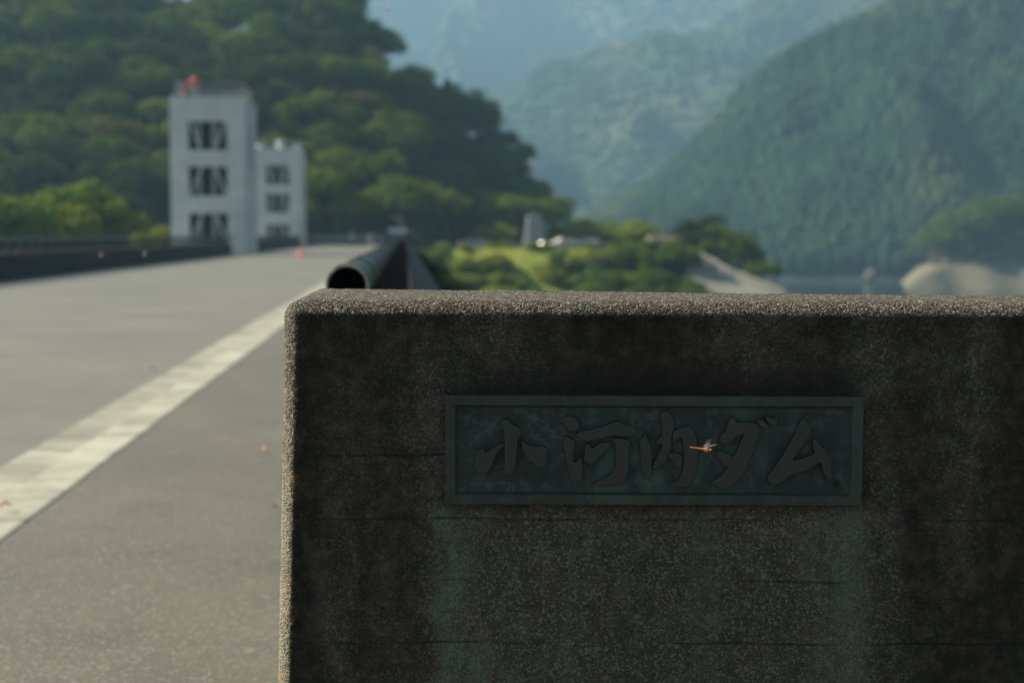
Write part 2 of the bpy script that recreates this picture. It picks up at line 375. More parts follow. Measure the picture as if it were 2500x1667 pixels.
def dragonfly(loc, L, rz, ry, label, wings):
    t = empty('dragonfly', loc, rz); t.rotation_euler = (0, ry, rz)
    tag(t, label, 'dragonfly', 'red dragonflies in flight')
    s = L / .044; m = MB()
    xs = [-.0275,-.0265,-.022,-.016,-.010,-.005,-.001,.001,.0035,.0065,.009,.0105,.0118,.0132,.0145,.0155,.016]
    rs = [.0004,.0011,.0011,.0012,.0013,.0015,.0019,.0024,.0035,.0037,.0028,.0016,.0016,.0024,.0024,.0015,.0004]
    zs = [.0012,.0012,.0011,.0010,.0008,.0006,.0003,.0001,-.0004,-.0006,-.0005,-.0004,-.0004,-.0004,-.0005,-.0006,-.0006]
    m.tube([(x*s, 0, z*s) for x, z in zip(xs, zs)], [r*s for r in rs], 12); m.build('body', DB, t, True)
    e = MB(); e.ball((.0138*s, .0018*s, .0003*s), .0018*s); e.ball((.0138*s, -.0018*s, .0003*s), .0018*s); e.build('eyes', DE, t, True)
    g = MB()
    for k in range(3):
        for sd_ in (-1, 1):
            g.tube([(.007*s, sd_*.001*s, -.003*s), ((.008-.002*k)*s, sd_*.003*s, -.005*s), ((.006-.004*k)*s, sd_*.002*s, -.0065*s)], [.0003*s, .0002*s, .0001*s], 5)
    g.build('legs', DE, t)
    for (x0, tip, ch) in wings:                                # root x, tip vector, chord
        tip = Vector(tip) * s; root = Vector((x0*s, 0, .0028*s)); d = tip.normalized(); cdir = Vector((-1, 0, 0)); cdir = (cdir - d*cdir.dot(d)).normalized()
        wv = []; wfs = []; prof = [(0, .25), (.15, .7), (.4, .95), (.7, 1), (.9, .75), (1, .2)]
        for q, cw in prof:
            wv += [root + tip*q, root + tip*q + cdir*ch*s*cw]
        nrm = d.cross(cdir)*.00008*s; n = len(wv); wv = wv + [v + nrm for v in wv]
        for i in range(len(prof)-1):
            wfs += [(2*i, 2*i+1, 2*i+3, 2*i+2), (n+2*i, n+2*i+2, n+2*i+3, n+2*i+1)]
        ww = MB(); ww.add(wv, wfs); ww.build('wing', DW, t)
WNG = [(.006, (.016, -.020, .011), .0075), (.003, (.006, -.022, .013), .0085), (.006, (.010, .020, .014), .0075), (.003, (-.012, -.018, -.003), .0085)]
DFP = P(1718, 1096, 2.70)
dragonfly(DFP, .044, -YAW, R(5), 'orange dragonfly hovering just in front of the bronze plaque, sharp in focus', WNG)
dragonfly(P(945, 24, 6.2), .042, -YAW, R(12), 'blurred dragonfly high up against the hazy far mountain right of the hill', WNG)
dragonfly(P(247, 622, 9), .044, -YAW + R(60), R(-50), 'blurred orange dragonfly before the dark parapet, the one nearer the left border', WNG)
dragonfly(P(353, 619, 9.6), .046, -YAW + R(65), R(-55), 'blurred orange dragonfly before the dark parapet just left of the tall tower', WNG)

# ------------------------------------------------------------------ road, gutter, walkway, dam body
def asphalt(name, c, grain=.35, warm=(1, 1, 1), rough=.62):
    g = G(name); big = g.noise(.35, 5, .6); med = g.noise(3.5, 4, .6); fine = g.noise(120, 3, .75)
    v = g.n('TexVoronoi', i_Vector=g.co(), i_Scale=90.); vr = g.n('SeparateColor', i_0=v.outputs['Color']).outputs
    k = g.mix(g.ramp(big, .3, .7), tuple(x * .85 for x in c), tuple(x * 1.12 for x in c))
    k = g.mix(g.ramp(med, .35, .7, 0, .35), k, tuple(x * .68 for x in c))
    k = g.mix(g.ramp(g.noise(1.1, 5, .7), .48, .72, 0, grain * .8), k, tuple(x * .55 for x in c))
    k = g.mix(g.ramp(fine, .45, .7, 0, grain), k, tuple(x * .4 for x in c))
    k = g.mix(g.ramp(vr[0], .84, .94, 0, grain), k, tuple(min(1, x * 2.0) for x in c))
    g.fin(k, rough, 0, .4); g.bump(g.math('ADD', fine, g.math('MULTIPLY', v.outputs['Distance'], 1.)), .5, .003)
    return g.m
ROADM = asphalt('road_asphalt', (.170, .165, .132), .25)
WALKM = asphalt('walkway_asphalt', (.135, .124, .094), .6)
def sheet(name, x0, x1, y0, y1, z0, z1, m, kind='structure', ny=60, sag=0):
    mb = MB(); n = ny; vs = []
    for i in range(n + 1):
        y = y0 + (y1 - y0) * i / n
        for j in range(7):
            q = j / 6; vs.append((x0 + (x1 - x0) * q, y, z0 + (z1 - z0) * q + sag * 4 * q * (1 - q)))
    mb.add(vs, [(i*7+j, i*7+j+1, i*7+j+8, i*7+j+7) for i in range(n) for j in range(6)])
    o = mb.build(name, m, None, True); tag(o, kind=kind); return o
sheet('road', -12.35, -2.47, -30, 320, .0, .0, ROADM, sag=.0)
sheet('walkway', -1.90, 30, -30, 2.9, .012, .012, WALKM); sheet('walkway', -1.90, -.34, 2.9, 190, .012, .012, WALKM)
def gutter_material():
    g = G('gutter_concrete'); s = g.n('SeparateXYZ', i_0=g.co()); x, y, z = s.outputs
    yb = g.math('DIVIDE', y, .6); fr = g.math('FRACT', yb); fl = g.math('FLOOR', yb)
    side = g.math('GREATER_THAN', x, -2.17)
    wn_ = g.n('TexWhiteNoise', noise_dimensions='2D'); cb = g.n('CombineXYZ'); g.set(cb.inputs[0], fl); g.set(cb.inputs[1], side)
    g.t.links.new(cb.outputs[0], wn_.inputs['Vector'])
    c = g.mix(g.ramp(wn_.outputs[0], 0, 1, 0, 1, False), (.32, .315, .25), (.44, .43, .345))
    n1 = g.noise(2.2, 5, .65); n2 = g.noise(14, 4, .6)
    c = g.mix(g.ramp(n1, .45, .72, 0, .55), c, (.15, .14, .105)); c = g.mix(g.ramp(n2, .5, .75, 0, .35), c, (.19, .18, .135))
    j = g.math('MAXIMUM', g.ramp(fr, .025, .01), g.ramp(fr, .975, .99))
    c = g.mix(g.math('MULTIPLY', j, .8), c, (.09, .085, .06))
    near = g.ramp(y, 5.6, 4.4); gr = g.ramp(g.noise(5, 3), .42, .6, .2, .7)
    c = g.mix(g.math('MULTIPLY', near, gr), c, (.16, .18, .11))
    c = g.mix(g.math('MULTIPLY', g.math('SUBTRACT', 1., side), g.ramp(g.noise(1.3, 3, .6), .42, .62, .05, .4)), c, (.16, .15, .11))
    g.fin(c, .75, 0, .3); g.bump(n2, .4, .004); return g.m
def build_gutter():
    mb = MB(); prof = [(-2.485, .012), (-2.475, .022), (-2.20, .002), (-2.185, .004), (-2.18, .016), (-2.165, .022), (-1.915, .022), (-1.895, .017), (-1.893, .005)]
    vs = []; n = 320; ys = np.linspace(-5, 190, n + 1)
    for y in ys:
        for x, z in prof: vs.append((x + .012 * noise.noise(Vector((x, y * .8, 0))), y, z))
    k = len(prof); mb.add(vs, [(i*k+j, i*k+j+1, i*k+j+k+1, i*k+j+k) for i in range(n) for j in range(k-1)])
    tag(mb.build('gutter', gutter_material()), kind='structure')
build_gutter()
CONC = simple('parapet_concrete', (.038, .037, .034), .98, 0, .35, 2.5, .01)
DAMM = simple('dam_concrete', (.22, .22, .20), .9, 0, .35, .4, .03)
db = MB(); db.hexa([(-40, -40, -60), (22, -40, -60), (22, 193, -60), (-40, 193, -60)], [(-13.2, -40, -.006), (.48, -40, -.006), (.48, 193, -.006), (-13.2, 193, -.006)])
db.box(.5, 40, -40, 3.6, -30, -.006)
tag(db.build('dam', DAMM), 'long straight concrete dam wall carrying the road above the lake', 'dam')
def parapet(name, x0, x1, y0, y1, z, label):
    m = MB(); n = max(1, int((y1 - y0) / 6)); d = (y1 - y0) / n
    for i in range(n): m.box(x0, x1, y0 + i*d + .012, y0 + (i+1)*d - .012, -.3, z)
    m.box(x0 + .03, x1 - .03, y0 + .1, y1 - .1, -.2, z - .02)
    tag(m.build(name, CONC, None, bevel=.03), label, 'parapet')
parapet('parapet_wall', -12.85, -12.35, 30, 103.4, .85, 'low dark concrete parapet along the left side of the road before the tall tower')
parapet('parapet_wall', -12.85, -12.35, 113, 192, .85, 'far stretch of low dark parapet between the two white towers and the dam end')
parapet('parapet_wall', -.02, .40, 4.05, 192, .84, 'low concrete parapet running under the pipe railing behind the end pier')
STEEL = simple('painted_rail_steel', (.016, .020, .016), .45, .0, .2, 8, spec=.3)
FIN = simple('rail_bracket_paint', (.012, .010, .009), .9, 0, .3, 6)
COLLAR = simple('rail_collar_steel', (.11, .115, .095), .4, .2, .15, 8)
def railing(xb, side, y0, nfin, sp, y1, label, cut=None):
    # side = +1: pipe leans towards +x
    xp = xb + side * .26; zc = 1.222; r = .094
    t = empty('pipe_railing', (xp, y0, 0)); tag(t, label, 'railing', 'pipe railings along the dam road')
    def tube_open(m, ya, yb, ro, ri, n=40):
        vs = []
        for (y, rr) in ((ya, ri), (ya, ro), (yb, ro), (yb, ri)):
            vs += [(math.cos(2*math.pi*k/n)*rr, y, zc + math.sin(2*math.pi*k/n)*rr) for k in range(n)]
        m.add(vs, [(i*n+k, i*n+(k+1) % n, ((i+1) % 4)*n+(k+1) % n, ((i+1) % 4)*n+k) for i in range(4) for k in range(n)])
    m = MB(); tube_open(m, 0, y1 - y0, r - .006, r - .014); m.build('pipe', STEEL, t, False)
    c = MB(); tube_open(c, -.012, .05, r + .002, r - .0055)
    c.build('end_rim', simple('pipe_rim_bare_metal', (.45, .42, .32), .4, .3, .2, 20), t)
    c = MB(); tube_open(c, 0, .13, r + .006, r - .0055, 28); cm = c.mesh('collar'); cm.materials.append(COLLAR); y = .20
    while y < min(y1 - y0, 60):
        o = bpy.data.objects.new('collar', cm); COL.objects.link(o); o.parent = t; o.location = (0, y, 0); y += sp
    fin = MB(); a = -side * .26
    fin.hexa([(a - .07, -.035, .0), (a + .07, -.035, .0), (a + .07, .035, .0), (a - .07, .035, .0)],
             [(-.035 , -.03, .34), (.035, -.03, .34), (.035, .03, .34), (-.035, .03, .34)])
    fin.box(a - .1, a + .1, -.07, .07, -.012, .012)
    fm = fin.mesh('bracket'); fm.materials.append(FIN)
    for k in range(min(nfin, 99)):
        o = bpy.data.objects.new('bracket', fm); COL.objects.link(o); o.parent = t; o.location = (0, .5 + k * sp, .845)
    if nfin > 99:
        q = MB()
        for k in range(99, nfin):
            yk = .5 + k * sp
            q.hexa([(a-.07, yk-.035, .845), (a+.07, yk-.035, .845), (a+.07, yk+.035, .845), (a-.07, yk+.035, .845)], [(-.035, yk-.03, 1.185), (.035, yk-.03, 1.185), (.035, yk+.03, 1.185), (-.035, yk+.03, 1.185)])
        tag(q.build('bracket', FIN, t), kind='stuff')
railing(.0, -1, 6.45, 127, 1.45, 191, 'thick pipe railing with its open round end just behind the concrete pier')
railing(-12.6, 1, 36, 46, 1.45, 103.3, 'pipe railing on slanted brackets along the left parapet before the tall tower')
railing(-12.6, 1, 113.2, 54, 1.45, 191, 'far pipe railing on the left parapet beyond the tall tower')

# ------------------------------------------------------------------ towers
def tower_paint():
    g = G('white_tower_panels'); n = g.noise(.6, 4); s = g.n('SeparateXYZ', i_0=g.co()); 
    def seam(v, p, w_): 
        f = g.math('FRACT', g.math('DIVIDE', v, p)); return g.math('MAXIMUM', g.ramp(f, w_, w_ * .5), g.ramp(f, 1 - w_, 1 - w_ * .5))
    j = g.math('MAXIMUM', seam(s.outputs[2], 1.3, .03), seam(s.outputs[0], 1.35, .02))
    c = g.mix(g.ramp(n, .3, .7), (.56, .55, .51), (.68, .67, .62)); c = g.mix(g.math('MULTIPLY', j, .45), c, (.32, .34, .36))
    st = g.ramp(g.noise(1.2, 4, .6, stretch=(3, 3, .15)), .55, .75, 0, .3); c = g.mix(st, c, (.42, .42, .38))
    g.fin(c, .6); return g.m
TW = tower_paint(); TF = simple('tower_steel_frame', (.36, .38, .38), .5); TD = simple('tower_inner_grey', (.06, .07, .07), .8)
RED = simple('red_lamp_paint', (.55, .04, .035), .35, 0, .1); WHT = simple('white_paint', (.75, .75, .73), .5, 0, .08)
def tower(x0, x1, y0, y1, ztop, ops, label, extra):
    cx = (x0 + x1) / 2; t = empty('white_tower', (cx, y0, 0)); tag(t, label, 'tower', 'white concrete towers on the dam')
    W = x1 - x0; D = y1 - y0; h = W / 2; th = .45
    ox0, ox1, zs = ops                                       # opening x range and list of (z0, z1)
    for name, ya in (('front_wall', 0), ('rear_wall', D - th)):
        m = MB(); m.box(-h, ox0, ya, ya + th, -8, ztop); m.box(ox1, h, ya, ya + th, -8, ztop)
        zc = -8
        for a, b in sorted(zs): m.box(ox0, ox1, ya + .0, ya + th, zc, a); zc = b
        m.box(ox0, ox1, ya, ya + th, zc, ztop); m.build(name, TW, t)
    m = MB(); m.box(-h, -h + th, th, D - th, -8, ztop); m.build('side_wall', TW, t)
    m = MB(); m.box(h - th, h, th, D*.42, -8, ztop); m.box(h - th, h, D*.62, D - th, -8, ztop); m.box(h - th, h, D*.42, D*.62, 2.6, ztop)
    m.build('side_wall', TW, t)
    m = MB(); m.box(-h + .003, h - .003, .003, D - .003, ztop + .002, ztop + .12); m.build('roof_slab', TW, t)
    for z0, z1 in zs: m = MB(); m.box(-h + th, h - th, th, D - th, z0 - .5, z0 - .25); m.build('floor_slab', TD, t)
    m = MB(); m.box(-h + th, h - th, 1.6, 1.9, -6, ztop - .3); m.build('added_dark_wall', TD, t)  # dark wall added behind the openings so they read darker
    m = MB(); m.box(h + .002, h + .34, .4, 1.7, .02, ztop * .55); m.build('pilaster', TW, t)
    m = MB(); m.box(h + .002, h + .30, 2.4, 3.1, .02, ztop * .93); m.build('pilaster', TW, t)
    for k, (z0, z1) in enumerate(sorted(zs)):
        m = MB(); w_ = ox1 - ox0; yy = .12
        for q in (.27, .635):
            x = ox0 + w_ * q; m.box(x - .10, x + .10, yy + .16, yy + .3, z0, z1)
        m.box(ox0 + w_*.70, ox0 + w_*.735, yy, yy + .1, z0, z1) if k == 2 else None
        m.build('mullions', TF, t); m = MB()
        def diag(xa, za, xb, zb, w2=.075):
            m.hexa([(xa-w2, yy+.03, za), (xa+w2, yy+.03, za), (xa+w2, yy+.16, za), (xa-w2, yy+.16, za)], [(xb-w2, yy+.03, zb), (xb+w2, yy+.03, zb), (xb+w2, yy+.16, zb), (xb-w2, yy+.16, zb)])
        if k == 2: diag(ox0 + .15, z1, ox0 + w_*.30, z0); diag(ox1 - w_*.32, z0, ox1 - .1, z1)
        else: diag(ox0 + .1, z0 + .1, ox0 + w_*.34, z1); diag(ox1 - w_*.32, z1, ox1 - .12, z0)
        m.build('diagonal_braces', TW, t)
    m = MB(); zr = ztop + .12
    for i in range(9):
        x = -h + .35 + (W - .7) * i / 8
        m.box(x - .025, x + .025, .3, .35, zr, zr + 1.0); m.box(x - .025, x + .025, D - .35, D - .3, zr, zr + 1.0)
    for dz in (.5, 1.0):
        m.box(-h + .3, h - .3, .30, .35, zr + dz - .03, zr + dz + .03); m.box(-h + .3, h - .3, D - .35, D - .3, zr + dz - .03, zr + dz + .03)
        m.box(-h + .3, -h + .35, .3, D - .3, zr + dz - .03, zr + dz + .03); m.box(h - .35, h - .3, .3, D - .3, zr + dz - .03, zr + dz + .03)
    m.build('roof_railing', TF, t)
    if extra == 'lamp':
        m = MB(); m.tube([(-h + 1.75, .6, zr), (-h + 1.75, .6, zr + .9)], [.07, .07], 8); m.build('lamp_post', TF, t)
        m = MB(); m.ball((-h + 1.75, .6, zr + 1.15), (.30, .28, .30)); m.tube([(-h+1.75, .6, zr+.72), (-h+1.75, .6, zr+.9)], [.30, .3], 12); m.build('red_beacon', RED, t, True)
        m = MB(); m.tube([(-h + .85, .5, zr), (-h + 1.15, .5, zr + .85)], [.11, .11], 10); m.ball((-h+1.16, .5, zr+.88), .14); m.build('red_horn', RED, t, True)
    else:
        m = MB(); m.tube([(.15, .6, zr), (.15, .6, zr + .25)], [.35, .35], 12); m.ball((.15, .6, zr + .6), (.5, .5, .42)); m.box(-h, -h + .7, .1, .8, zr, zr + .4); m.box(h - .9, h - .1, .1, .8, zr, zr + .3); m.build('roof_vent', WHT, t, True)
Y1 = 105.; Y2 = 170.
def ops(Y, xa, xb, x0, x1, zz):
    cx = (x0 + x1) / 2
    return PX(xa, Y) - cx, PX(xb, Y) - cx, [(PZ(b, Y, xa), PZ(a, Y, xa)) for a, b in zz]
tx0, tx1 = PX(418, Y1), PX(601, Y1)
tower(tx0, tx1, Y1, Y1 + 8, PZ(240, Y1, 500), ops(Y1, 463, 556, tx0, tx1, [(296, 366), (407, 478), (521, 592)]), 'tall white tower with three braced openings and a red roof lamp', 'lamp')
ux0, ux1 = PX(629, Y2), PX(736, Y2)
tower(ux0, ux1, Y2, Y2 + 8, PZ(366, Y2, 680), ops(Y2, 651, 706, ux0, ux1, [(403, 450), (474, 519), (549, 588)]), 'smaller looking farther white tower with a rounded vent on its roof', 'vent')

# ------------------------------------------------------------------ land and water
def interp(x, pts):
    return np.interp(x, [p[0] for p in pts], [p[1] for p in pts])
def fbm(X, Y, s, seed=0, octv=4):
    out = np.zeros(X.shape); rs = np.random.RandomState(seed); a = 1.
    for o in range(octv):
        n = 24; ang = rs.rand(n) * 6.283; ph = rs.rand(n) * 6.283; fr = (2 ** o) / s * (.7 + .6 * rs.rand(n))
        acc = np.zeros(X.shape)
        for i in range(n): acc += np.sin(X * fr[i] * math.cos(ang[i]) * 6.283 + Y * fr[i] * math.sin(ang[i]) * 6.283 + ph[i])
        out += a * acc / math.sqrt(n); a *= .5
    return out
DR = 300.
RIDGE = [(PX(x - (55 if x > 850 else 0), DR), (PZ(y, DR, x) - 7)) for x, y in [(-900, -220), (-300, -110), (0, -70), (250, -45), (420, -8), (520, 4), (600, -20), (750, -25), (900, 0), (965, 85), (1035, 155), (1120, 210), (1190, 235), (1230, 262), (1290, 340), (1325, 395), (1345, 450), (1375, 530)]] 
RIDGE += [(RIDGE[-1][0] + 8, -1.5), (500, -1.5)]
def sstep(x): x = np.clip(x, 0, 1); return x * x * (3 - 2 * x)
def H(X, Y):
    X = np.asarray(X, float); Y = np.asarray(Y, float)
    rz = interp(X * DR / np.maximum(Y, 150), RIDGE); y0 = 196 + 52 * sstep((X - 1) / 9.); t = np.clip((Y - y0) / (DR - y0), 0, 1); t = .35 * sstep(t) + .65 * t
    hill = np.where(Y < 196, -.35, -.35 + (rz + .35) * t + 1.2 * fbm(X, Y, 40, 3, 3) * t)
    # right end: the spit falls to the water
    edge = 35 + (Y - 200) * .12
    hill = np.where(X > edge, np.minimum(hill, -.35 - (X - edge) * .42), hill)
    # bank below the plateau facing the camera
    k = np.where(Y < 194, -.35 - (194 - Y) * .62, 0)
    right = np.where((Y < 194) & (X > -6), np.minimum(hill, k - np.maximum(0, X - 45) * .42), hill)
    leftv = np.where((Y < 194) & (X <= -6), -6. - np.clip((194 - Y) * .03, 0, 4), 0)
    z = np.where((Y < 194) & (X <= -6), leftv, right)
    return np.maximum(z, -42)
LEAFG = simple('undergrowth', (.022, .036, .012), .9, 0, .5, .4)
def hillside_mat():
    g = G('hillside_ground'); s_ = g.n('SeparateXYZ', i_0=g.co()); x, y, z = s_.outputs; n = g.noise(.35, 4, .65); n2 = g.noise(1.6, 4, .7)
    c = g.mix(g.ramp(n2, .3, .7), (.013, .022, .008), (.03, .045, .014))
    xe = g.math('ADD', x, g.math('MULTIPLY', g.math('SUBTRACT', n, .5), 5.))
    m1 = g.math('MULTIPLY', g.math('MULTIPLY', g.ramp(xe, 5.0, 7.5), g.ramp(xe, 25.5, 23.5)), g.ramp(y, 197, 195.5))
    gr = g.mix(g.ramp(n2, .32, .68), (.15, .20, .028), (.32, .36, .055)); gr = g.mix(g.ramp(n, .5, .72, 0, .5), gr, (.36, .30, .09))
    c = g.mix(m1, c, gr); g.fin(c, .95, 0, .1); g.bump(n2, 1., .6); return g.m
def hillside():
    xs = np.arange(-260, 150, 2.0); ys = np.arange(40, 460, 2.0); X, Y = np.meshgrid(xs, ys, indexing='ij')
    Z = H(X, Y); Z = np.where((X > -14.5) & (Y < 190) & (X < 2), -30, Z); Z = np.where((X >= 2) & (Y < 120), -40, Z)
    # road plateau sits just under the road sheet
    V = np.stack([X, Y, Z], -1).reshape(-1, 3)
    o = link('hillside', np_mesh('hillside', V, grid_faces(len(xs), len(ys))), hillside_mat(), None, True); tag(o, kind='structure')
hillside()
def water_mat():
    g = G('lake_water'); n = g.noise(.5, 3, .6, stretch=(1, .3, 1)); g.fin((.008, .028, .034), .10, 0, .5); g.bump(n, .08, .1); return g.m
m = MB(); m.add([(-5, -600, -18), (1900, -600, -18), (1900, 2900, -18), (-5, 2900, -18)], [(0, 1, 2, 3)])
tag(m.build('lake', water_mat()), kind='structure')
m = MB(); m.add([(-1500, -700, -62), (1950, -700, -62), (1950, 3000, -62), (-1500, 3000, -62)], [(0, 1, 2, 3)])
tag(m.build('ground', LEAFG), kind='structure')

def forest_mat(name, a, b, c, s1=.02, s2=.12, shore=None):
    g = G(name); n1 = g.noise(s1, 4, .6); n2 = g.noise(s2, 4, .65)
    k = g.mix(g.ramp(n2, .35, .68), a, b); k = g.mix(g.ramp(n1, .48, .68, 0, .8), k, c)
    if shore:
        z = g.n('SeparateXYZ', i_0=g.co()).outputs[2]
        zz = g.math('ADD', z, g.math('MULTIPLY', g.math('SUBTRACT', g.noise(.05, 3), .5), 8.))
        k = g.mix(g.ramp(zz, shore + 1, shore - 1), k, (.045, .05, .05))
    return g.fin(k, .95, 0, .1)
def mountain(name, ridge, Y0, Yr, seed, amp, step, base=-20, x0=-200, x1=900, gull=90, mats=None, back=120, gamp=.35):
    xs = np.arange(x0, x1, step); ys = np.arange(Y0, Yr + back, step); X, Y = np.meshgrid(xs, ys, indexing='ij')
    def fz(X, Y):
        wx = X + fbm(X, Y, gull * 3, seed, 2) * gull * .25
        fr = .55 + .45 * (Y / Yr)
        rz = interp(wx / np.maximum(.3, 1 - (Yr - Y) / Yr * .0), ridge)
        t = np.clip((Y - Y0) / (Yr - Y0), 0, 2)
        spur = (1 - np.abs(np.sin(wx / gull * math.pi + seed + .6 * fbm(X, Y, gull * 2, seed + 5, 2)))) * 2 - 1
        z = base + (rz - base) * (t * (1.25 - .25 * t)) 
        z = z + gamp * spur * (rz - base) * np.sin(np.clip(t, 0, 1) * math.pi) * .5
        z = z + fbm(X, Y, gull * .9, seed + 1, 4) * amp * np.clip(t * 3, 0, 1) * np.clip((1.35 - t) * 2.5, .25, 1)
        z = np.where(t > 1, z - (t - 1) * (rz - base) * .9, z)
        return np.maximum(z, base - 4)
    Z = fz(X, Y)
    o = link(name, np_mesh(name, np.stack([X, Y, Z], -1).reshape(-1, 3), grid_faces(len(xs), len(ys))), mats[0], None, True); tag(o, kind='structure')
    return fz
def scatter(name, fz, xr, yr, sp, shape, mat, seed, hmul=1., zmin=-8, label=None):
    rs = np.random.RandomState(seed); xs = np.arange(xr[0], xr[1], sp); ys = np.arange(yr[0], yr[1], sp)
    X, Y = np.meshgrid(xs, ys, indexing='ij'); X = (X + (rs.rand(*X.shape) - .5) * sp * 1.1).ravel(); Y = (Y + (rs.rand(*Y.shape) - .5) * sp * 1.1).ravel()
    Z = fz(X, Y); k = Z > zmin; vis = np.abs(X / Y - .235) < .25; k &= vis; X, Y, Z = X[k], Y[k], Z[k]; n = len(X)
    if shape == 'cone':
        a = np.arange(6) * math.pi / 3; up = [(0, 0, 1.)] + [(math.cos(t) * .24, math.sin(t) * .24, .52) for t in a] + [(math.cos(t + .5) * .34, math.sin(t + .5) * .34, .06) for t in a]
        T = np.array(up); Fc = [(0, 1 + i, 1 + (i + 1) % 6) for i in range(6)]
        for i in range(6): Fc += [(1 + i, 7 + i, 1 + (i + 1) % 6), (1 + (i + 1) % 6, 7 + i, 7 + (i + 1) % 6)]
    else:
        bm = bmesh.new(); bmesh.ops.create_icosphere(bm, subdivisions=1 if shape == 'blob' else 2, radius=1); T = np.array([v.co[:] for v in bm.verts]); T[:, 2] = T[:, 2] * .8 + .45; Fc = [tuple(v.index for v in f.verts) for f in bm.faces]; bm.free(); T *= .5
    Fc = np.array(Fc); s = sp * (1.0 if shape != 'cone' else 3.2) * hmul * (.75 + .6 * rs.rand(n))
    ang = rs.rand(n) * 6.28; c, s_ = np.cos(ang)[:, None], np.sin(ang)[:, None]
    jit = 1 + .5 * (rs.rand(n, len(T)) - .5)
    VX = (T[None, :, 0] * c - T[None, :, 1] * s_) * jit * s[:, None] * (1.0 if shape == 'cone' else 1.5) + X[:, None]
    VY = (T[None, :, 0] * s_ + T[None, :, 1] * c) * jit * s[:, None] * (1.0 if shape == 'cone' else 1.5) + Y[:, None]
    VZ = T[None, :, 2] * s[:, None] * (1 if shape == 'cone' else jit * 1.3) + Z[:, None] - .3
    V = np.stack([VX, VY, VZ], -1).reshape(-1, 3); FF = (Fc[None] + (np.arange(n) * len(T))[:, None, None]).reshape(-1, 3)
    o = link(name, np_mesh(name, V, FF), mat, None, False); tag(o, label, 'forest', kind='stuff'); return n
def RG(D, pts, dz=0): return [(PX(x, D), PZ(y, D, x) + dz) for x, y in pts]
# near right mountain, middle one, far one
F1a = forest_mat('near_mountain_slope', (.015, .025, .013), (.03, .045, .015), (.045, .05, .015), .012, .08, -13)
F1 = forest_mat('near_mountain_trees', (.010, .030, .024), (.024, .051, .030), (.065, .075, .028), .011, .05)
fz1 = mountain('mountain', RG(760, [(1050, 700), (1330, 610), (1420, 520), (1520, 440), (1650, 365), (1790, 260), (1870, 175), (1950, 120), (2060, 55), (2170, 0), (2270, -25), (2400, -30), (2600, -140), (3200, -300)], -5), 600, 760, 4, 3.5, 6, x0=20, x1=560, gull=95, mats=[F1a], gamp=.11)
scatter('far_forest', fz1, (60, 430), (602, 790), 2.5, 'cone', F1, 7, .95, -14, 'hazy conifer forest covering the nearest mountain at the right')
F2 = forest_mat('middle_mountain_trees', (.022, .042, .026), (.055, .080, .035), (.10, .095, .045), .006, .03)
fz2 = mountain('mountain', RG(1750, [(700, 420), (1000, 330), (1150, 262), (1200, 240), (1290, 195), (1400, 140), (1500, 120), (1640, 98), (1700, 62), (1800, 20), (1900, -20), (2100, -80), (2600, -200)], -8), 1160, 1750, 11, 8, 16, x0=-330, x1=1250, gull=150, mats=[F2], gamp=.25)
scatter('far_forest', fz2, (0, 700), (1170, 1780), 8.0, 'blob', F2, 8, 1.0, -10, 'bluish wooded mountain in the middle distance behind the hill')
F3 = forest_mat('far_mountain_trees', (.04, .065, .05), (.075, .095, .06), (.10, .10, .06), .004, .02)  # part of the haze is painted in: paler tree colours
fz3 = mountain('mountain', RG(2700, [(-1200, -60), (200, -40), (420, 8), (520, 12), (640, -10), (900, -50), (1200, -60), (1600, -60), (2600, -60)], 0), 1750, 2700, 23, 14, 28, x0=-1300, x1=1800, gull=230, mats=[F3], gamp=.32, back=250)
scatter('far_forest', fz3, (-200, 620), (2000, 2730), 11.5, 'blob', F3, 9, 1.0, -10, 'palest blue wooded mountain filling the sky behind the others')

# promontory with drought bank
def PRO(X, Y):
    U = X - .35 * (Y - 525)                                  # the point runs away from the dam, slanting right
    t = sstep((U - PX(2190, 525) + .05 * np.abs(Y - 545)) / 15.)
    z = -20 + 9.0 * t + np.clip((U - PX(2270, 525)) * .30, 0, 30) + .7 * fbm(X, Y, 16, 5, 3) * (t > 0) * t
    return np.maximum(-20, np.minimum(z, -20.5 + .85 * (Y - 512 - 2.5 * np.sin(X * .10) - 1.2 * np.sin(X * .31))))
xs = np.arange(165, 420, 2.0); ys = np.arange(500, 600, 2.0); X, Y = np.meshgrid(xs, ys, indexing='ij')
def bank_mat():
    g = G('bare_drought_bank'); z = g.n('SeparateXYZ', i_0=g.co()).outputs[2]; n = g.noise(.25, 4, .6); n2 = g.noise(.6, 4, .6, stretch=(1, 1, 4))
    c = g.mix(g.ramp(n2, .3, .7), (.10, .09, .058), (.19, .165, .11)); c = g.mix(g.ramp(n, .55, .72, 0, .6), c, (.16, .19, .08))
    zz = g.math('ADD', z, g.math('MULTIPLY', g.math('SUBTRACT', n, .5), 6.)); c = g.mix(g.ramp(zz, -10, -7.5), c, (.045, .06, .02))
    g.fin(c, .95); g.bump(n2, .8, .5); return g.m
BANK = bank_mat()
o = link('promontory', np_mesh('promontory', np.stack([X, Y, PRO(X, Y)], -1).reshape(-1, 3), grid_faces(len(xs), len(ys))), BANK, None, True); tag(o, kind='structure')

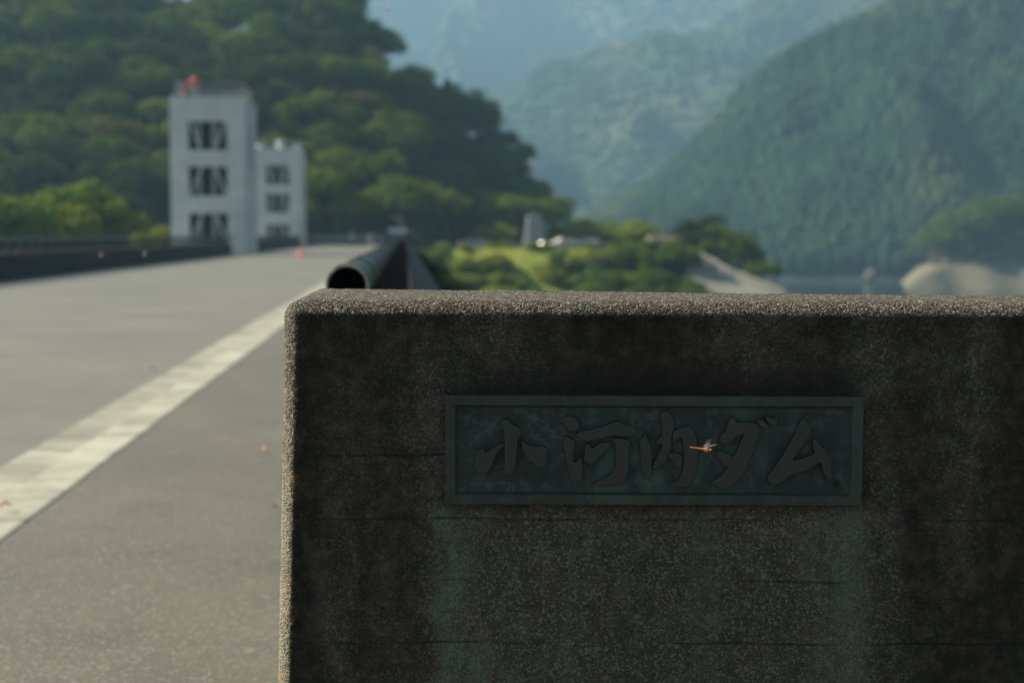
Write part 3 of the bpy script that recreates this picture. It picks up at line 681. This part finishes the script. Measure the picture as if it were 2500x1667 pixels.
# ------------------------------------------------------------------ trees
def leaf_mat(name, a, b, trans=.35):
    g = G(name); oi = g.n('ObjectInfo').outputs['Random']; n = g.noise(.9, 3)
    c = g.mix(oi, a, b); c = g.mix(g.ramp(n, .3, .7, 0, .45), c, tuple(x * .55 for x in a))
    d = g.n('BsdfDiffuse', i_0=c); t = g.n('BsdfTranslucent', i_0=g.mix(.5, c, (.16, .20, .02))); m1 = g.n('MixShader'); g.set(m1.inputs[0], trans)
    g.set(m1.inputs[1], d); g.set(m1.inputs[2], t); g.t.links.new(m1.outputs[0], g.out.inputs[0]); return g.m
LM = {'green': leaf_mat('leaves_green', (.048, .095, .015), (.115, .175, .022)),
      'bright': leaf_mat('leaves_bright', (.25, .31, .033), (.36, .41, .05), .55), 'bush': leaf_mat('leaves_bush', (.08, .15, .022), (.14, .22, .03), .42),
      'dark': leaf_mat('leaves_dark', (.018, .036, .014), (.036, .060, .018), .25),
      'yellow': leaf_mat('leaves_yellow_green', (.15, .20, .020), (.25, .27, .030), .4),
      'olive': leaf_mat('leaves_olive', (.10, .10, .025), (.15, .12, .035))}
BARK = simple('bark', (.10, .075, .055), .9, 0, .4, 3)
def crown_mesh(seed, rx, rz, z0, nl, per, leaf, kind='round'):
    rs = np.random.RandomState(seed); V = []; n = 0
    cs = []
    for i in range(nl):
        if kind == 'round':
            u = rs.rand() * 6.283; ph = math.acos(1 - 1.45 * rs.rand()); rr = .55 + .35 * rs.rand()
            c = np.array([rx * rr * math.sin(ph) * math.cos(u), rx * rr * math.sin(ph) * math.sin(u), z0 + rz * (1 + rr * math.cos(ph) * 1.0)]); lr = rx * (.26 + .22 * rs.rand())
        else:
            q = (i + rs.rand()) / nl; u = rs.rand() * 6.283; w_ = rx * (1 - q) ** .8 * .8
            c = np.array([w_ * math.cos(u) * rs.rand() ** .4, w_ * math.sin(u) * rs.rand() ** .4, z0 + rz * 2 * q]); lr = rx * (.22 + .35 * (1 - q))
        d = rs.randn(per, 3); d /= np.linalg.norm(d, axis=1)[:, None]; d[:, 2] = np.where(d[:, 2] < -.45, -d[:, 2], d[:, 2])
        rad = lr * (.75 + .35 * rs.rand(per)); p = c + d * rad[:, None] * np.array([1, 1, .72])
        nrm = d + .55 * rs.randn(per, 3); nrm /= np.linalg.norm(nrm, axis=1)[:, None]
        a = np.cross(nrm, rs.randn(per, 3)); a /= np.linalg.norm(a, axis=1)[:, None]; b = np.cross(nrm, a)
        s = (leaf * (.6 + .8 * rs.rand(per)))[:, None]
        q4 = np.stack([p - a * s * .5, p - b * s * .32, p + a * s * .5, p + b * s * .32], 1); V.append(q4.reshape(-1, 3))
    V = np.concatenate(V); Fq = np.arange(len(V)).reshape(-1, 4); return np_mesh('crown', V, Fq)
def trunk_mesh(seed, h, r, spread):
    rs = random.Random(seed); m = MB(); m.tube([(0, 0, -1.2), (.05, 0, h * .4), (rs.uniform(-.2, .2), rs.uniform(-.2, .2), h * .8)], [r * 1.3, r, r * .5], 8)
    for k in range(5):
        a = k * 1.25 + rs.random(); z = h * (.4 + .08 * k)
        m.tube([(0, 0, z), (math.cos(a) * spread * .4, math.sin(a) * spread * .4, z + h * .14), (math.cos(a) * spread * .8, math.sin(a) * spread * .8, z + h * .3)], [r * .5, r * .32, r * .12], 6)
    return m.mesh('trunk')
PROTO = {}
def proto(key, seed, rx, rz, z0, nl, per, leaf, mat, kind='round', th=None):
    cm = crown_mesh(seed, rx, rz, z0, nl, per, leaf, kind); cm.materials.append(LM[mat])
    tm = trunk_mesh(seed, th or z0 + rz, .28 * rx / 4, rx * .8); tm.materials.append(BARK); PROTO[key] = (cm, tm)
for i in range(4): proto(('green', i), 10 + i, 4.6 + .3 * i, 2.9, 3.2, 24, 110, .62, 'green')
for i in range(3): proto(('dark', i), 20 + i, 4.4 + .4 * i, 3.3, 3.0, 24, 110, .6, 'dark')
for i in range(2): proto(('yellow', i), 30 + i, 4.2 + .5 * i, 2.6, 2.8, 22, 110, .62, 'yellow')
for i in range(2): proto(('olive', i), 40 + i, 4.4, 2.7, 3.0, 22, 110, .62, 'olive')
proto(('bright', 0), 33, 4.6, 2.9, 3.0, 26, 120, .6, 'bush'); proto(('glow', 0), 34, 5.0, 2.4, 2.6, 26, 120, .6, 'bright')
proto(('pine', 0), 50, 3.2, 5.6, 2.5, 26, 80, .5, 'dark', 'cone', 12)
for i in range(3): proto(('shrub', i), 60 + i, 2.3, 1.2, -.3, 18, 100, .42, 'bright', th=1.2)
for i in range(2): proto(('greenshrub', i), 70 + i, 2.3, 1.3, -.3, 18, 100, .42, 'bush', th=1.2)
LBL = {
 'hill': {'green': 'mid green broadleaf tree in the dense wood on the steep hill behind the towers', 'dark': 'dark green tree in the dense wood on the steep hill behind the towers',
          'yellow': 'bright yellow green crown in the dense wood on the steep hill behind the towers', 'olive': 'olive brown crown in the dense wood on the steep hill behind the towers',
          'pine': 'tall dark conifer on the crest of the steep hill against the sky'},
}
def hill_label(k, X_, Y_, z, sc_):
    px = 988 + X_ / Y_ * F; py = 575 - (z + 5 - 1.45) / Y_ * F
    col = {'green': 'mid green tree', 'dark': 'dark shaded tree', 'yellow': 'yellow green tree', 'olive': 'olive brown tree'}[k]
    lv = 'at the foot of the hill' if py > 480 else 'low on the hill' if py > 400 else 'on the lower hill' if py > 320 else 'halfway up the hill' if py > 240 else 'high on the hill' if py > 110 else 'on the hill top'
    cx = 'at the left border' if px < 130 else 'left of the tall tower' if px < 280 else 'just left of the tall tower' if px < 420 else 'behind the tall tower' if px < 620 else 'behind the farther tower' if px < 760 else 'just right of the farther tower' if px < 880 else 'above the pipe end' if px < 1010 else 'toward the right shoulder' if px < 1180 else 'at the right shoulder'
    return ('small ' if sc_ < .83 else 'large ' if sc_ > 1.0 else '') + col + ' ' + lv + ', ' + cx
def plant(key, loc, s, label, group, cat='tree', name=None, rz=None, sz=1.):
    t = empty(name or cat, loc, random.uniform(0, 6.28) if rz is None else rz); t.scale = (s, s, s * sz)
    for nm, me in zip(('crown', 'trunk'), PROTO[key]):
        o = bpy.data.objects.new(nm, me); COL.objects.link(o); o.parent = t
    tag(t, label, cat, group); return t
random.seed(5); rs = np.random.RandomState(77)
cnt = 0; y = 199.
while y < 318:
    sp = 7.6; x = PX(-130, y) + random.uniform(0, 5)
    while x < PX(1420, y):
        X_ = x + random.uniform(-2.2, 2.2); Y_ = y + random.uniform(-2.5, 2.5); z = float(H(X_, Y_))
        lim = float(interp(X_ * DR / Y_, RIDGE)); zz = z
        top_px = 575 - (z + 8 - 1.45) / Y_ * F
        if (lim > 1.0 or Y_ < 0) and top_px > -70 and (z > .6 or X_ < -16) and cnt < 290:
            f = fbm(np.array([X_]), np.array([z * 2.]), 30, 9, 2)[0] + random.uniform(-.8, .8)
            k = 'dark' if f < -.35 else ('green' if f < .75 else ('yellow' if f < 1.6 else 'olive'))
            n_ = {'dark': 3, 'green': 4, 'yellow': 2, 'olive': 2}[k]
            plant((k, random.randrange(n_)), (X_, Y_, z - .8), (hs := random.uniform(.68, 1.15)), hill_label(k, X_, Y_, z, hs), 'trees on the steep hill'); cnt += 1
        x += sp * random.uniform(.85, 1.2)
    y += 6.6 if y < 260 else 7.4
print('HILL TREES', cnt)
for px, py, s in [(655, -40, 1.3), (700, -30, 1.2), (560, -10, .9), (1092, 182, .85), (1035, 160, .75)]:
    X_ = PX(px, 302); plant(('pine', 0), (X_, 302, float(H(X_, 302)) - 1), s, LBL['hill']['pine'], 'conifers on the hill crest', name='conifer')
# bright trees just beyond the left parapet
for k_, px, py, D, s, key, lb in [(0, 150, 440, 135, 1.15, ('bright', 0), 'yellow green tree beyond the left parapet, larger of the two by the tall tower'),
                          (1, 245, 470, 132, .85, ('yellow', 1), 'rounded yellow green tree beside the larger one, toward the tall tower'),
                          (2, 20, 460, 128, 1.0, ('bright', 0), 'yellow green tree at the left border above the parapet'),
                          (3, 392, 545, 125, .55, ('yellow', 0), 'small bright green tree touching the left foot of the tall tower')]:
    ztop = PZ(py, D, px); zb = -8.0; hh = 9.0; plant(key, (PX(px, D), D, ztop - hh * s), s, lb, 'trees beyond the left parapet')
# spit: shrubs on the bank
sc = 0
for r_ in range(6):
    Y_ = 194.3 - r_ * 4.4
    x = PX(1055 - r_ * 4, Y_)
    while x < PX(1690 if r_ < 5 else 1720, Y_):
        X_ = x + random.uniform(-1, 1); yy = Y_ + random.uniform(-1.5, 1.5); pxx = 988 + X_ / yy * F
        br = 1080 + r_ * 0 < pxx < 1440
        if br and 1095 < pxx < 1425 and random.random() < .12: x += random.uniform(1.9, 2.9); continue
        key = ('shrub', random.randrange(3)) if (br and random.random() < .93) or random.random() < .12 else ('greenshrub', random.randrange(2))
        if not (1100 < pxx < 1600 and r_ == 0 and random.random() < .25):
            plant(key, (X_, yy, float(H(X_, yy)) - .2), random.uniform(.85, 1.4) * (.45 if r_ == 0 else .78 if br else 1), ('sunlit yellow green' if key[0] == 'shrub' else 'deeper green') + ' shrub ' + ['under the plaza wall', 'high on the bank', 'midway down the bank', 'midway down the bank', 'low on the bank', 'lowest on the bank'][r_] + ', ' + ('near the railing' if pxx < 1130 else 'left of the monument' if pxx < 1260 else 'below the monument' if pxx < 1380 else 'below the brown car' if pxx < 1500 else 'below the brown shelter' if pxx < 1640 else 'beside the grey embankment'), 'shrubs on the bank', 'shrub'); sc += 1
        x += random.uniform(1.9, 2.9)
print('SHRUBS', sc)
# trees on the plaza behind the monument
for px, py, D, s, key, lb in [
    (1265, 478, 232, .95, ('bright', 0), 'fresh green tree directly behind the grey monument at the hill foot'),
    (1325, 485, 236, .85, ('bright', 0), 'fresh green tree at the right shoulder of the hill, behind the monument'),
    (1205, 545, 222, .55, ('glow', 0), 'low yellow green tree just left of the grey monument'),
    (1400, 530, 238, .80, ('glow', 0), 'low yellow green tree just right of the grey monument'),
    (1460, 545, 240, .75, ('bright', 0), 'low round green tree midway between monument and shelter'),
    (1530, 535, 236, .80, ('glow', 0), 'yellow green tree close to the left end of the brown shelter'),
    (1565, 560, 240, .5, ('dark', 0), 'small dark tree touching the left end of the brown shelter'),
    (1715, 560, 225, 1.0, ('dark', 1), 'dark green tree just right of the brown shelter above the ramp'),
    (1770, 580, 222, .85, ('green', 2), 'round green tree in the middle of the group above the ramp'),
    (1810, 610, 220, .6, ('dark', 2), 'small dark tree, lower on the slope above the ramp'),
    (1862, 645, 215, .5, ('green', 1), 'lowest green tree at the tip of the spit by the water')]:
    s2 = s * 1.2; hh = 8.4; zt = PZ(py, D, px); base = zt - hh * s2
    plant(key, (PX(px, D), D, base), s2, lb, 'trees around the plaza')
# promontory trees
for r_ in range(5):
    Y_ = 537 + r_ * 8
    px = 2285 + r_ * 6
    while px < 2620:
        X_ = PX(px, Y_); z = float(PRO(np.array([X_]), np.array([float(Y_)]))[0]); 
        k = random.choice(['bright', 'green', 'green', 'dark']); n_ = {'dark': 3, 'green': 4, 'bright': 1}[k]
        plant((k, random.randrange(n_)), (X_, Y_ + random.uniform(-2, 2), z - .5), random.uniform(1.5, 2.1), {'bright': 'fresh green', 'green': 'mid green', 'dark': 'dark green'}[k] + ' tree above the pale bank, ' + ['front', 'second', 'third', 'fourth', 'rearmost'][r_] + ' row, ' + ('left end' if px < 2345 else 'left of middle' if px < 2400 else 'middle' if px < 2450 else 'toward the right border' if px < 2500 else 'cut off by the right border'), 'trees on the promontory'); px += random.uniform(24, 36)

# ------------------------------------------------------------------ things at the far end
GREY = simple('grey_stone', (.36, .35, .34), .8, 0, .2, 1.5)
def monument():
    D = 214; x = PX(1304, D); t = empty('stone_monument', (x, D, -.35)); tag(t, 'pale grey tapering stone monument standing on the plaza wall before green trees', 'monument')
    ztop = PZ(522, D, 1304) + .35
    for s in (-1, 1):
        m = MB(); xa, xb = (.06, 1.42); xc, xd = (.05, .98)
        lo = [(s*xa, -.7, .5), (s*xb, -.7, .5), (s*xb, .7, .5), (s*xa, .7, .5)]; hi = [(s*xc, -.45, ztop), (s*xd, -.45, ztop - .15), (s*xd, .45, ztop - .15), (s*xc, .45, ztop)]
        if s < 0: lo = [lo[1], lo[0], lo[3], lo[2]]; hi = [hi[1], hi[0], hi[3], hi[2]]
        m.hexa(lo, hi); m.build('slab', GREY, t, bevel=.06)
    m = MB(); m.box(-2, 2, -1.2, 1.2, 0, .5); m.build('plinth', GREY, t, bevel=.05)
monument()
m = MB(); xa, xb = PX(1120, 196), PX(1565, 196)
for i in range(12):
    a = xa + (xb - xa) * i / 12; b = xa + (xb - xa) * (i + 1) / 12; m.box(a + .02, b - .02, 196, 196.4, -1.2, .35)
tag(m.build('plaza_wall', simple('plaza_wall_concrete', (.30, .28, .27), .85, 0, .25, .5), None, bevel=.04), 'long low grey wall edging the plaza above the green bank', 'wall')
def mirror():  # disc added for the bright glint, tilted between camera and sun
    D = 206; p = P(1321, 595, D); t = empty('added_reflector', (p.x, p.y, -.35)); tag(t, 'added round reflector tilted to flash the sun, below the grey monument', 'road mirror')
    m = MB(); m.tube([(0, .12, 0), (0, .12, p.z + .5)], [.04, .04], 8); m.build('post', simple('orange_post', (.6, .22, .04), .5), t)
    vd = (CAM - p).normalized(); hn = (vd + SUN).normalized(); q = hn.to_track_quat('Z', 'Y')
    g = G('reflector_steel'); g.fin((.95, .86, .80), .42, 1.0)
    vs = [Vector((0, 0, .035))]; fs = []; n = 28; r_ = .30
    for ring, (rr, zz) in enumerate(((.5, .03), (1, 0))):
        vs += [Vector((math.cos(6.2832*k/n)*r_*rr, math.sin(6.2832*k/n)*r_*rr, zz)) for k in range(n)]
    fs = [(0, 1+k, 1+(k+1) % n) for k in range(n)] + [(1+k, 1+n+k, 1+n+(k+1) % n, 1+(k+1) % n) for k in range(n)]
    m = MB(); m.add(vs, fs); o = m.build('reflector_face', g.m, t, True); o.rotation_mode = 'QUATERNION'; o.rotation_quaternion = q; o.location = (0, 0, p.z + .35)
    m = MB(); m.tube([(0, 0, -.05), (0, 0, -.01)], [.36, .36], 28); m.tube([(0, 0, -.01), (0, 0, .01)], [.36, .31], 28, False)
    o = m.build('reflector_housing', simple('orange_rim', (.7, .25, .05), .5), t); o.rotation_mode = 'QUATERNION'; o.rotation_quaternion = q; o.location = (0, 0, p.z + .35)
mirror()
# parked cars
GLASS = simple('car_glass', (.02, .025, .03), .08); TYRE = simple('tyre', (.02, .02, .02), .9); LAMP = simple('headlamp', (.8, .8, .8), .15, .2)
def car(px, D, col, rz, label):
    t = empty('parked_car', (PX(px, D), D, -.34), rz); tag(t, label, 'car', 'cars parked on the plaza')
    paint = simple('car_paint', col, .2, .1, .03)
    prof = [(-2.05, .45), (-2.1, .8), (-1.2, .98), (-.55, 1.42), (.9, 1.46), (1.7, 1.05), (2.1, .95), (2.12, .45)]
    def ext(pr, w0, w1, top):
        vs = []; 
        for s in (-1, 1):
            for x, z in pr: vs.append((x, s * (w1 if z > 1.2 else w0), z))
        n = len(pr); return vs, [tuple(range(n)), tuple(range(2*n-1, n-1, -1))] + [(i, n+i, n+(i+1) % n, (i+1) % n) for i in range(n)]
    m = MB(); m.add(*ext(prof, .84, .66, 0)); bb = m.build('body', paint, t, bevel=.06)
    for pr in ([(-1.12, 1.02), (-.52, 1.38), (.1, 1.40), (.1, 1.02)], [(.18, 1.02), (.18, 1.40), (.85, 1.40), (1.5, 1.04)]):
        vs = []; n = 4
        for s in (-1, 1):
            for x, z in pr: vs.append((x, s * (.845 if z < 1.2 else .70), z))
        m = MB(); m.add(vs, [tuple(range(n)), tuple(range(2*n-1, n-1, -1))] + [(i, n+i, n+(i+1) % n, (i+1) % n) for i in range(n)]); m.build('window', GLASS, t)
    for x in (-1.3, 1.3):
        for s in (-1, 1):
            m = MB(); m.tube([(x, s*.68, .32), (x, s*.86, .32)], [.32, .32], 18); wh = m.build('wheel', TYRE, t)
            m = MB(); m.tube([(x, s*.862, .32), (x, s*.875, .32)], [.2, .19], 14); m.build('rim', LAMP, wh)
    for s in (-1, 1): m = MB(); m.ball((-2.06, s*.6, .72), (.06, .17, .09)); m.build('headlight', LAMP, t, True)
car(1376, 200, (.75, .68, .58), R(20), 'cream car parked right of the grey monument behind the plaza wall')
car(1432, 201, (.42, .34, .30), R(-10), 'dull brown car parked behind the plaza wall, farther right than the cream one')
car(1155, 203, (.36, .27, .27), R(15), 'dark reddish car parked at the hill foot left of the monument')
# shelter
def shelter():
    D = 222; x0, x1 = PX(1585, D), PX(1657, D); zt = PZ(577, D, 1620); zb = PZ(622, D, 1620) - .6; cx = (x0 + x1) / 2; h = (x1 - x0) / 2
    t = empty('rest_shelter', (cx, D, zb)); tag(t, 'small brown roofed shelter with an orange slatted wall at the top of the ramp', 'shelter'); H_ = zt - zb
    m = MB(); m.hexa([(-h-.3, -1.8, H_-.55), (h+.3, -1.8, H_-.55), (h+.3, 1.8, H_-.55), (-h-.3, 1.8, H_-.55)], [(-h, -1.3, H_), (h, -1.3, H_), (h, 1.3, H_), (-h, 1.3, H_)])
    m.build('roof', simple('brown_roof', (.23, .15, .12), .7), t)
    m = MB()
    for i in range(15): x = -h*.75 + h*1.6*i/14; m.box(x-.12, x+.12, -1.15, -1.05, .9, H_-1.0)
    m.box(-h*.8, h*.9, -1.04, -.96, .8, H_-.95); m.build('slatted_wall', simple('orange_wood', (.50, .27, .15), .7), t)
    for x in (-h+.1, h-.1):
        for yv in (-1.2, 1.2): m = MB(); m.box(x-.08, x+.08, yv-.08, yv+.08, 0, H_-.55); m.build('post', simple('post_wood', (.14, .09, .06), .8), t)
    m = MB(); m.box(-h, h, -1.3, 1.3, 0, .75); m.build('base_wall', simple('shelter_base', (.10, .10, .08), .9), t)
shelter()
def kiosk():
    D = 188; x = PX(1452, D); z = PZ(632, D, 1452); t = empty('pump_hut', (x, D, z - 3.6)); tag(t, 'tiny grey hut with a reddish flat roof half hidden in the bank shrubs', 'hut')
    m = MB(); m.box(-1.3, 1.3, -1, 1, 3.55, 4.05); m.build('roof', simple('reddish_roof', (.42, .25, .19), .7), t, bevel=.05)
    m = MB(); m.box(-.95, .95, -.8, .8, 0, 3.5); m.build('walls', simple('hut_grey', (.16, .19, .20), .85), t); m = MB(); m.box(-.4, .4, -.84, -.81, .6, 2.6); m.build('door', TD, t)
kiosk()
# concrete revetment and its edge walls
REV = simple('revetment_concrete', (.21, .195, .165), .9, 0, .25, .15, .05)
a = P(1662, 618, 192); b = P(1905, 716, 184); b2 = b + (b - a) * .9
m = MB(); off = Vector((0, -16, -9.6)); th = Vector((0, .5, -1.2))
m.hexa([a + th, b2 + th, b2 + off + th, a + off + th][::1], [a, b2, b2 + off, a + off]); m.build('revetment', REV); tag(bpy.data.objects['revetment'], kind='structure')
def strip(a, b, w_, h_, name, label, cat, mat):
    m = MB(); n = Vector((0, 1, 0)) * w_; u = Vector((0, 0, h_)); m.hexa([a, b, b + n, a + n], [a + u, b + u, b + n + u, a + n + u]); tag(m.build(name, mat, None, bevel=.05), label, cat)
LB = simple('pale_edge_concrete', (.38, .33, .26), .85)
strip(a + Vector((0, .0, .02)), b2 + Vector((0, 0, .02)), .5, .35, 'edge_wall', 'sloping grey wall along the top of the concrete embankment', 'wall', REV)
strip(P(1690, 612, 194), P(1790, 668, 190), .4, .5, 'edge_wall', 'pale sloping wall above the embankment, below the dark trees', 'wall', LB)
strip(P(1800, 668, 190), P(1915, 714, 186), .4, .4, 'edge_wall', 'lower pale sloping wall running down to the water at the tip of the spit', 'wall', LB)
# hut, end wall
x = PX(971, 200); t = empty('gate_hut', (x, 200, -.35)); tag(t, 'pale little hut at the far end of the dam in front of the dark wood', 'hut')
m = MB(); m.box(-1.0, 1.0, -1, 1, 0, 2.1); m.build('walls', simple('hut_wall', (.16, .17, .17), .8), t)
m = MB(); m.hexa([(-1.35, -1.3, 2.1), (1.35, -1.3, 2.1), (1.35, 1.3, 2.1), (-1.35, 1.3, 2.1)], [(-1.2, -1, 2.75), (1.2, -1, 2.75), (1.2, 1, 2.75), (-1.2, 1, 2.75)]); m.build('roof', simple('hut_roof', (.40, .42, .42), .6), t)
m = MB(); m.box(-.6, .6, -1.03, -1.005, .9, 1.7); m.build('window', GLASS, t)
m = MB()
for i in range(5): m.box(-26 + i*4.7, -21.35 + i*4.7, 196.6, 197, -.4, 1.5)
tag(m.build('retaining_wall', simple('dark_retaining_wall', (.13, .135, .13), .9), None, bevel=.03), 'dark grey retaining wall at the foot of the hill where the dam road ends', 'wall')
# traffic cone
def cone():
    D = 95; x = PX(733, D); t = empty('traffic_cone', (x, D, 0)); tag(t, 'red traffic cone standing on the road by the farther white tower', 'traffic cone')
    m = MB(); m.tube([(0, 0, .04), (0, 0, .72)], [.17, .035], 20); m.build('cone', simple('cone_red', (.85, .07, .05), .5, 0, .05), t, True)
    m = MB(); m.box(-.22, .22, -.22, .22, 0, .04); m.build('base', simple('cone_base', (.75, .10, .07), .6), t, bevel=.01)
    m = MB(); m.tube([(0, 0, .36), (0, 0, .50)], [.1125, .0795], 20, False); m.build('band', WHT, t, True)
cone()
# people far down the road
SKIN = simple('skin', (.55, .36, .27), .6, 0, .05)
def person(px, D, shirt, legs, hat, label, h=1.68, hatc=None):
    t = empty('person', (PX(px, D), D, 0), R(180)); tag(t, label, 'person', 'people walking on the dam')
    k = h / 1.7
    V = [(0,0,.95),(0,0,1.12),(0,0,1.32),(0,0,1.44),(0,0,1.52),(0,0.01,1.60),(0,0,1.68), (.10,0,.88),(.11,.04,.50),(.11,.0,.09),(.11,.12,.04), (-.10,0,.88),(-.11,-.06,.50),(-.11,-.16,.12),(-.11,-.04,.05),
         (.18,0,1.40),(.24,.0,1.14),(.22,.12,.92),(.22,.15,.84), (-.18,0,1.40),(-.24,-.03,1.14),(-.23,.02,.90),(-.23,.04,.82)]
    E = [(0,1),(1,2),(2,3),(3,4),(4,5),(5,6),(0,7),(7,8),(8,9),(9,10),(0,11),(11,12),(12,13),(13,14),(3,15),(15,16),(16,17),(17,18),(3,19),(19,20),(20,21),(21,22)]
    Rr = [.15,.135,.155,.09,.055,.09,.075,.09,.06,.045,.04,.09,.06,.045,.04,.06,.045,.035,.035,.06,.045,.035,.035]
    me = bpy.data.meshes.new('person_body'); me.from_pydata([tuple(c*k for c in v) for v in V], E, []); me.update()
    tr = simple('trousers', legs, .8); g = G('person_colours'); z = g.n('SeparateXYZ', i_0=g.co()).outputs[2]
    c = g.mix(g.ramp(z, .93*k, .96*k), legs, shirt); c = g.mix(g.ramp(z, 1.45*k, 1.47*k), c, (.5, .33, .25)); g.fin(c, .8)
    o = link('body', me, g.m, t); sm = o.modifiers.new('skin', 'SKIN'); ss = o.modifiers.new('sub', 'SUBSURF'); ss.levels = ss.render_levels = 1
    for v, r_ in zip(me.skin_vertices[0].data, Rr): v.radius = (r_*k, r_*k*.85)
    me.skin_vertices[0].data[0].use_root = True
    m = MB(); m.ball((0, -.005, 1.665*k), (.105*k, .11*k, .09*k)); 
    if hat: m.tube([(0, 0, 1.64*k), (0, 0, 1.655*k)], [.19*k, .18*k], 16)
    m.build('hat' if hat else 'hair', simple('hat_cloth', hatc or (.03, .025, .02), .8), t, True)
person(858, 172, (.62, .62, .60), (.30, .12, .12), True, 'person in pale shirt and white hat far down the road, the left walker', 1.7, (.75, .75, .74))
person(905, 150, (.26, .22, .50), (.60, .36, .32), False, 'person in violet top and pinkish trousers far down the road, the right walker', 1.68)
# fallen leaves
LEAF = [simple('fallen_leaf_orange', (.62, .27, .08), .7), simple('fallen_leaf_brown', (.20, .10, .05), .8)]
def leaf(px, py, s, k, label, z=.015):
    d = ray(px, py); p = CAM + d * ((z - CAM.z) / d.z); m = MB(); vs = []; fs = []; n = 9
    for i in range(n):
        q = i / (n - 1); w_ = math.sin(math.pi * q) ** .7 * .30 * (1 + .25 * math.sin(q * 25))
        for sd_ in (-1, 0, 1): vs.append(((q - .5) * s, sd_ * w_ * s, .01 + abs(sd_) * .012 + .02 * math.sin(q * 3.1)))
    for i in range(n - 1):
        for j in range(2): fs.append((i*3+j, (i+1)*3+j, (i+1)*3+j+1, i*3+j+1))
    m.add(vs, fs); m.tube([(-.5*s, 0, .01), (-.75*s, .05*s, .012)], [.0015, .001], 5)
    o = m.build('fallen_leaf', LEAF[k]); o.location = (p.x, p.y, z); o.rotation_euler[2] = random.uniform(0, 6.28)
    so_ = o.modifiers.new('thick', 'SOLIDIFY'); so_.thickness = .0008; tag(o, label, 'leaf', 'fallen leaves')
leaf(640, 1105, .05, 0, 'orange fallen leaf on the walkway close to the edge of the pier')
leaf(672, 1247, .03, 1, 'small brown fallen leaf on the walkway right beside the pier', )
leaf(265, 783, .09, 0, 'orange fallen leaf far out on the road surface', .004)
leaf(374, 905, .06, 0, 'orange fallen leaf on the road just beyond the gutter', .004)
leaf(14, 1243, .055, 0, 'pale orange fallen leaf lying in the gutter at the left border', .03)
# pale rocks on the far shores
def rock(px, py, D, s, label):
    p = P(px, py, D); bm = bmesh.new(); bmesh.ops.create_icosphere(bm, subdivisions=3, radius=1)
    for v in bm.verts: v.co *= 1 + .35 * noise.noise(v.co * 1.6 + Vector((px, 0, 0))); v.co.x *= s[0]; v.co.y *= s[1]; v.co.z *= s[2]
    me = bpy.data.meshes.new('rock'); bm.to_mesh(me); bm.free(); o = link('rock_outcrop', me, BANK2); o.location = p; tag(o, label, 'rock')
BANK2 = simple('pale_rock', (.16, .15, .13), .9, 0, .2, .3)
rock(2126, 672, 597, (2.6, 2, 2.8), 'pale rock outcrop on the far shore left of the promontory')
rock(1888, 662, 320, (.9, 1, 2.6), 'pale rock spike beyond the tip of the wooded spit')
# haze: one closed box of even air
m = MB(); m.box(-1600, 2000, -750, 3050, -63, 520); g = G('haze_air'); g.t.nodes.remove(g.b)
vol = g.n('VolumePrincipled'); vol.inputs['Color'].default_value = (*HAZE_C, 1); vol.inputs['Density'].default_value = HAZE_D; vol.inputs['Anisotropy'].default_value = .25
g.t.links.new(vol.outputs[0], g.out.inputs['Volume']); tag(m.build('haze', g.m), kind='stuff')
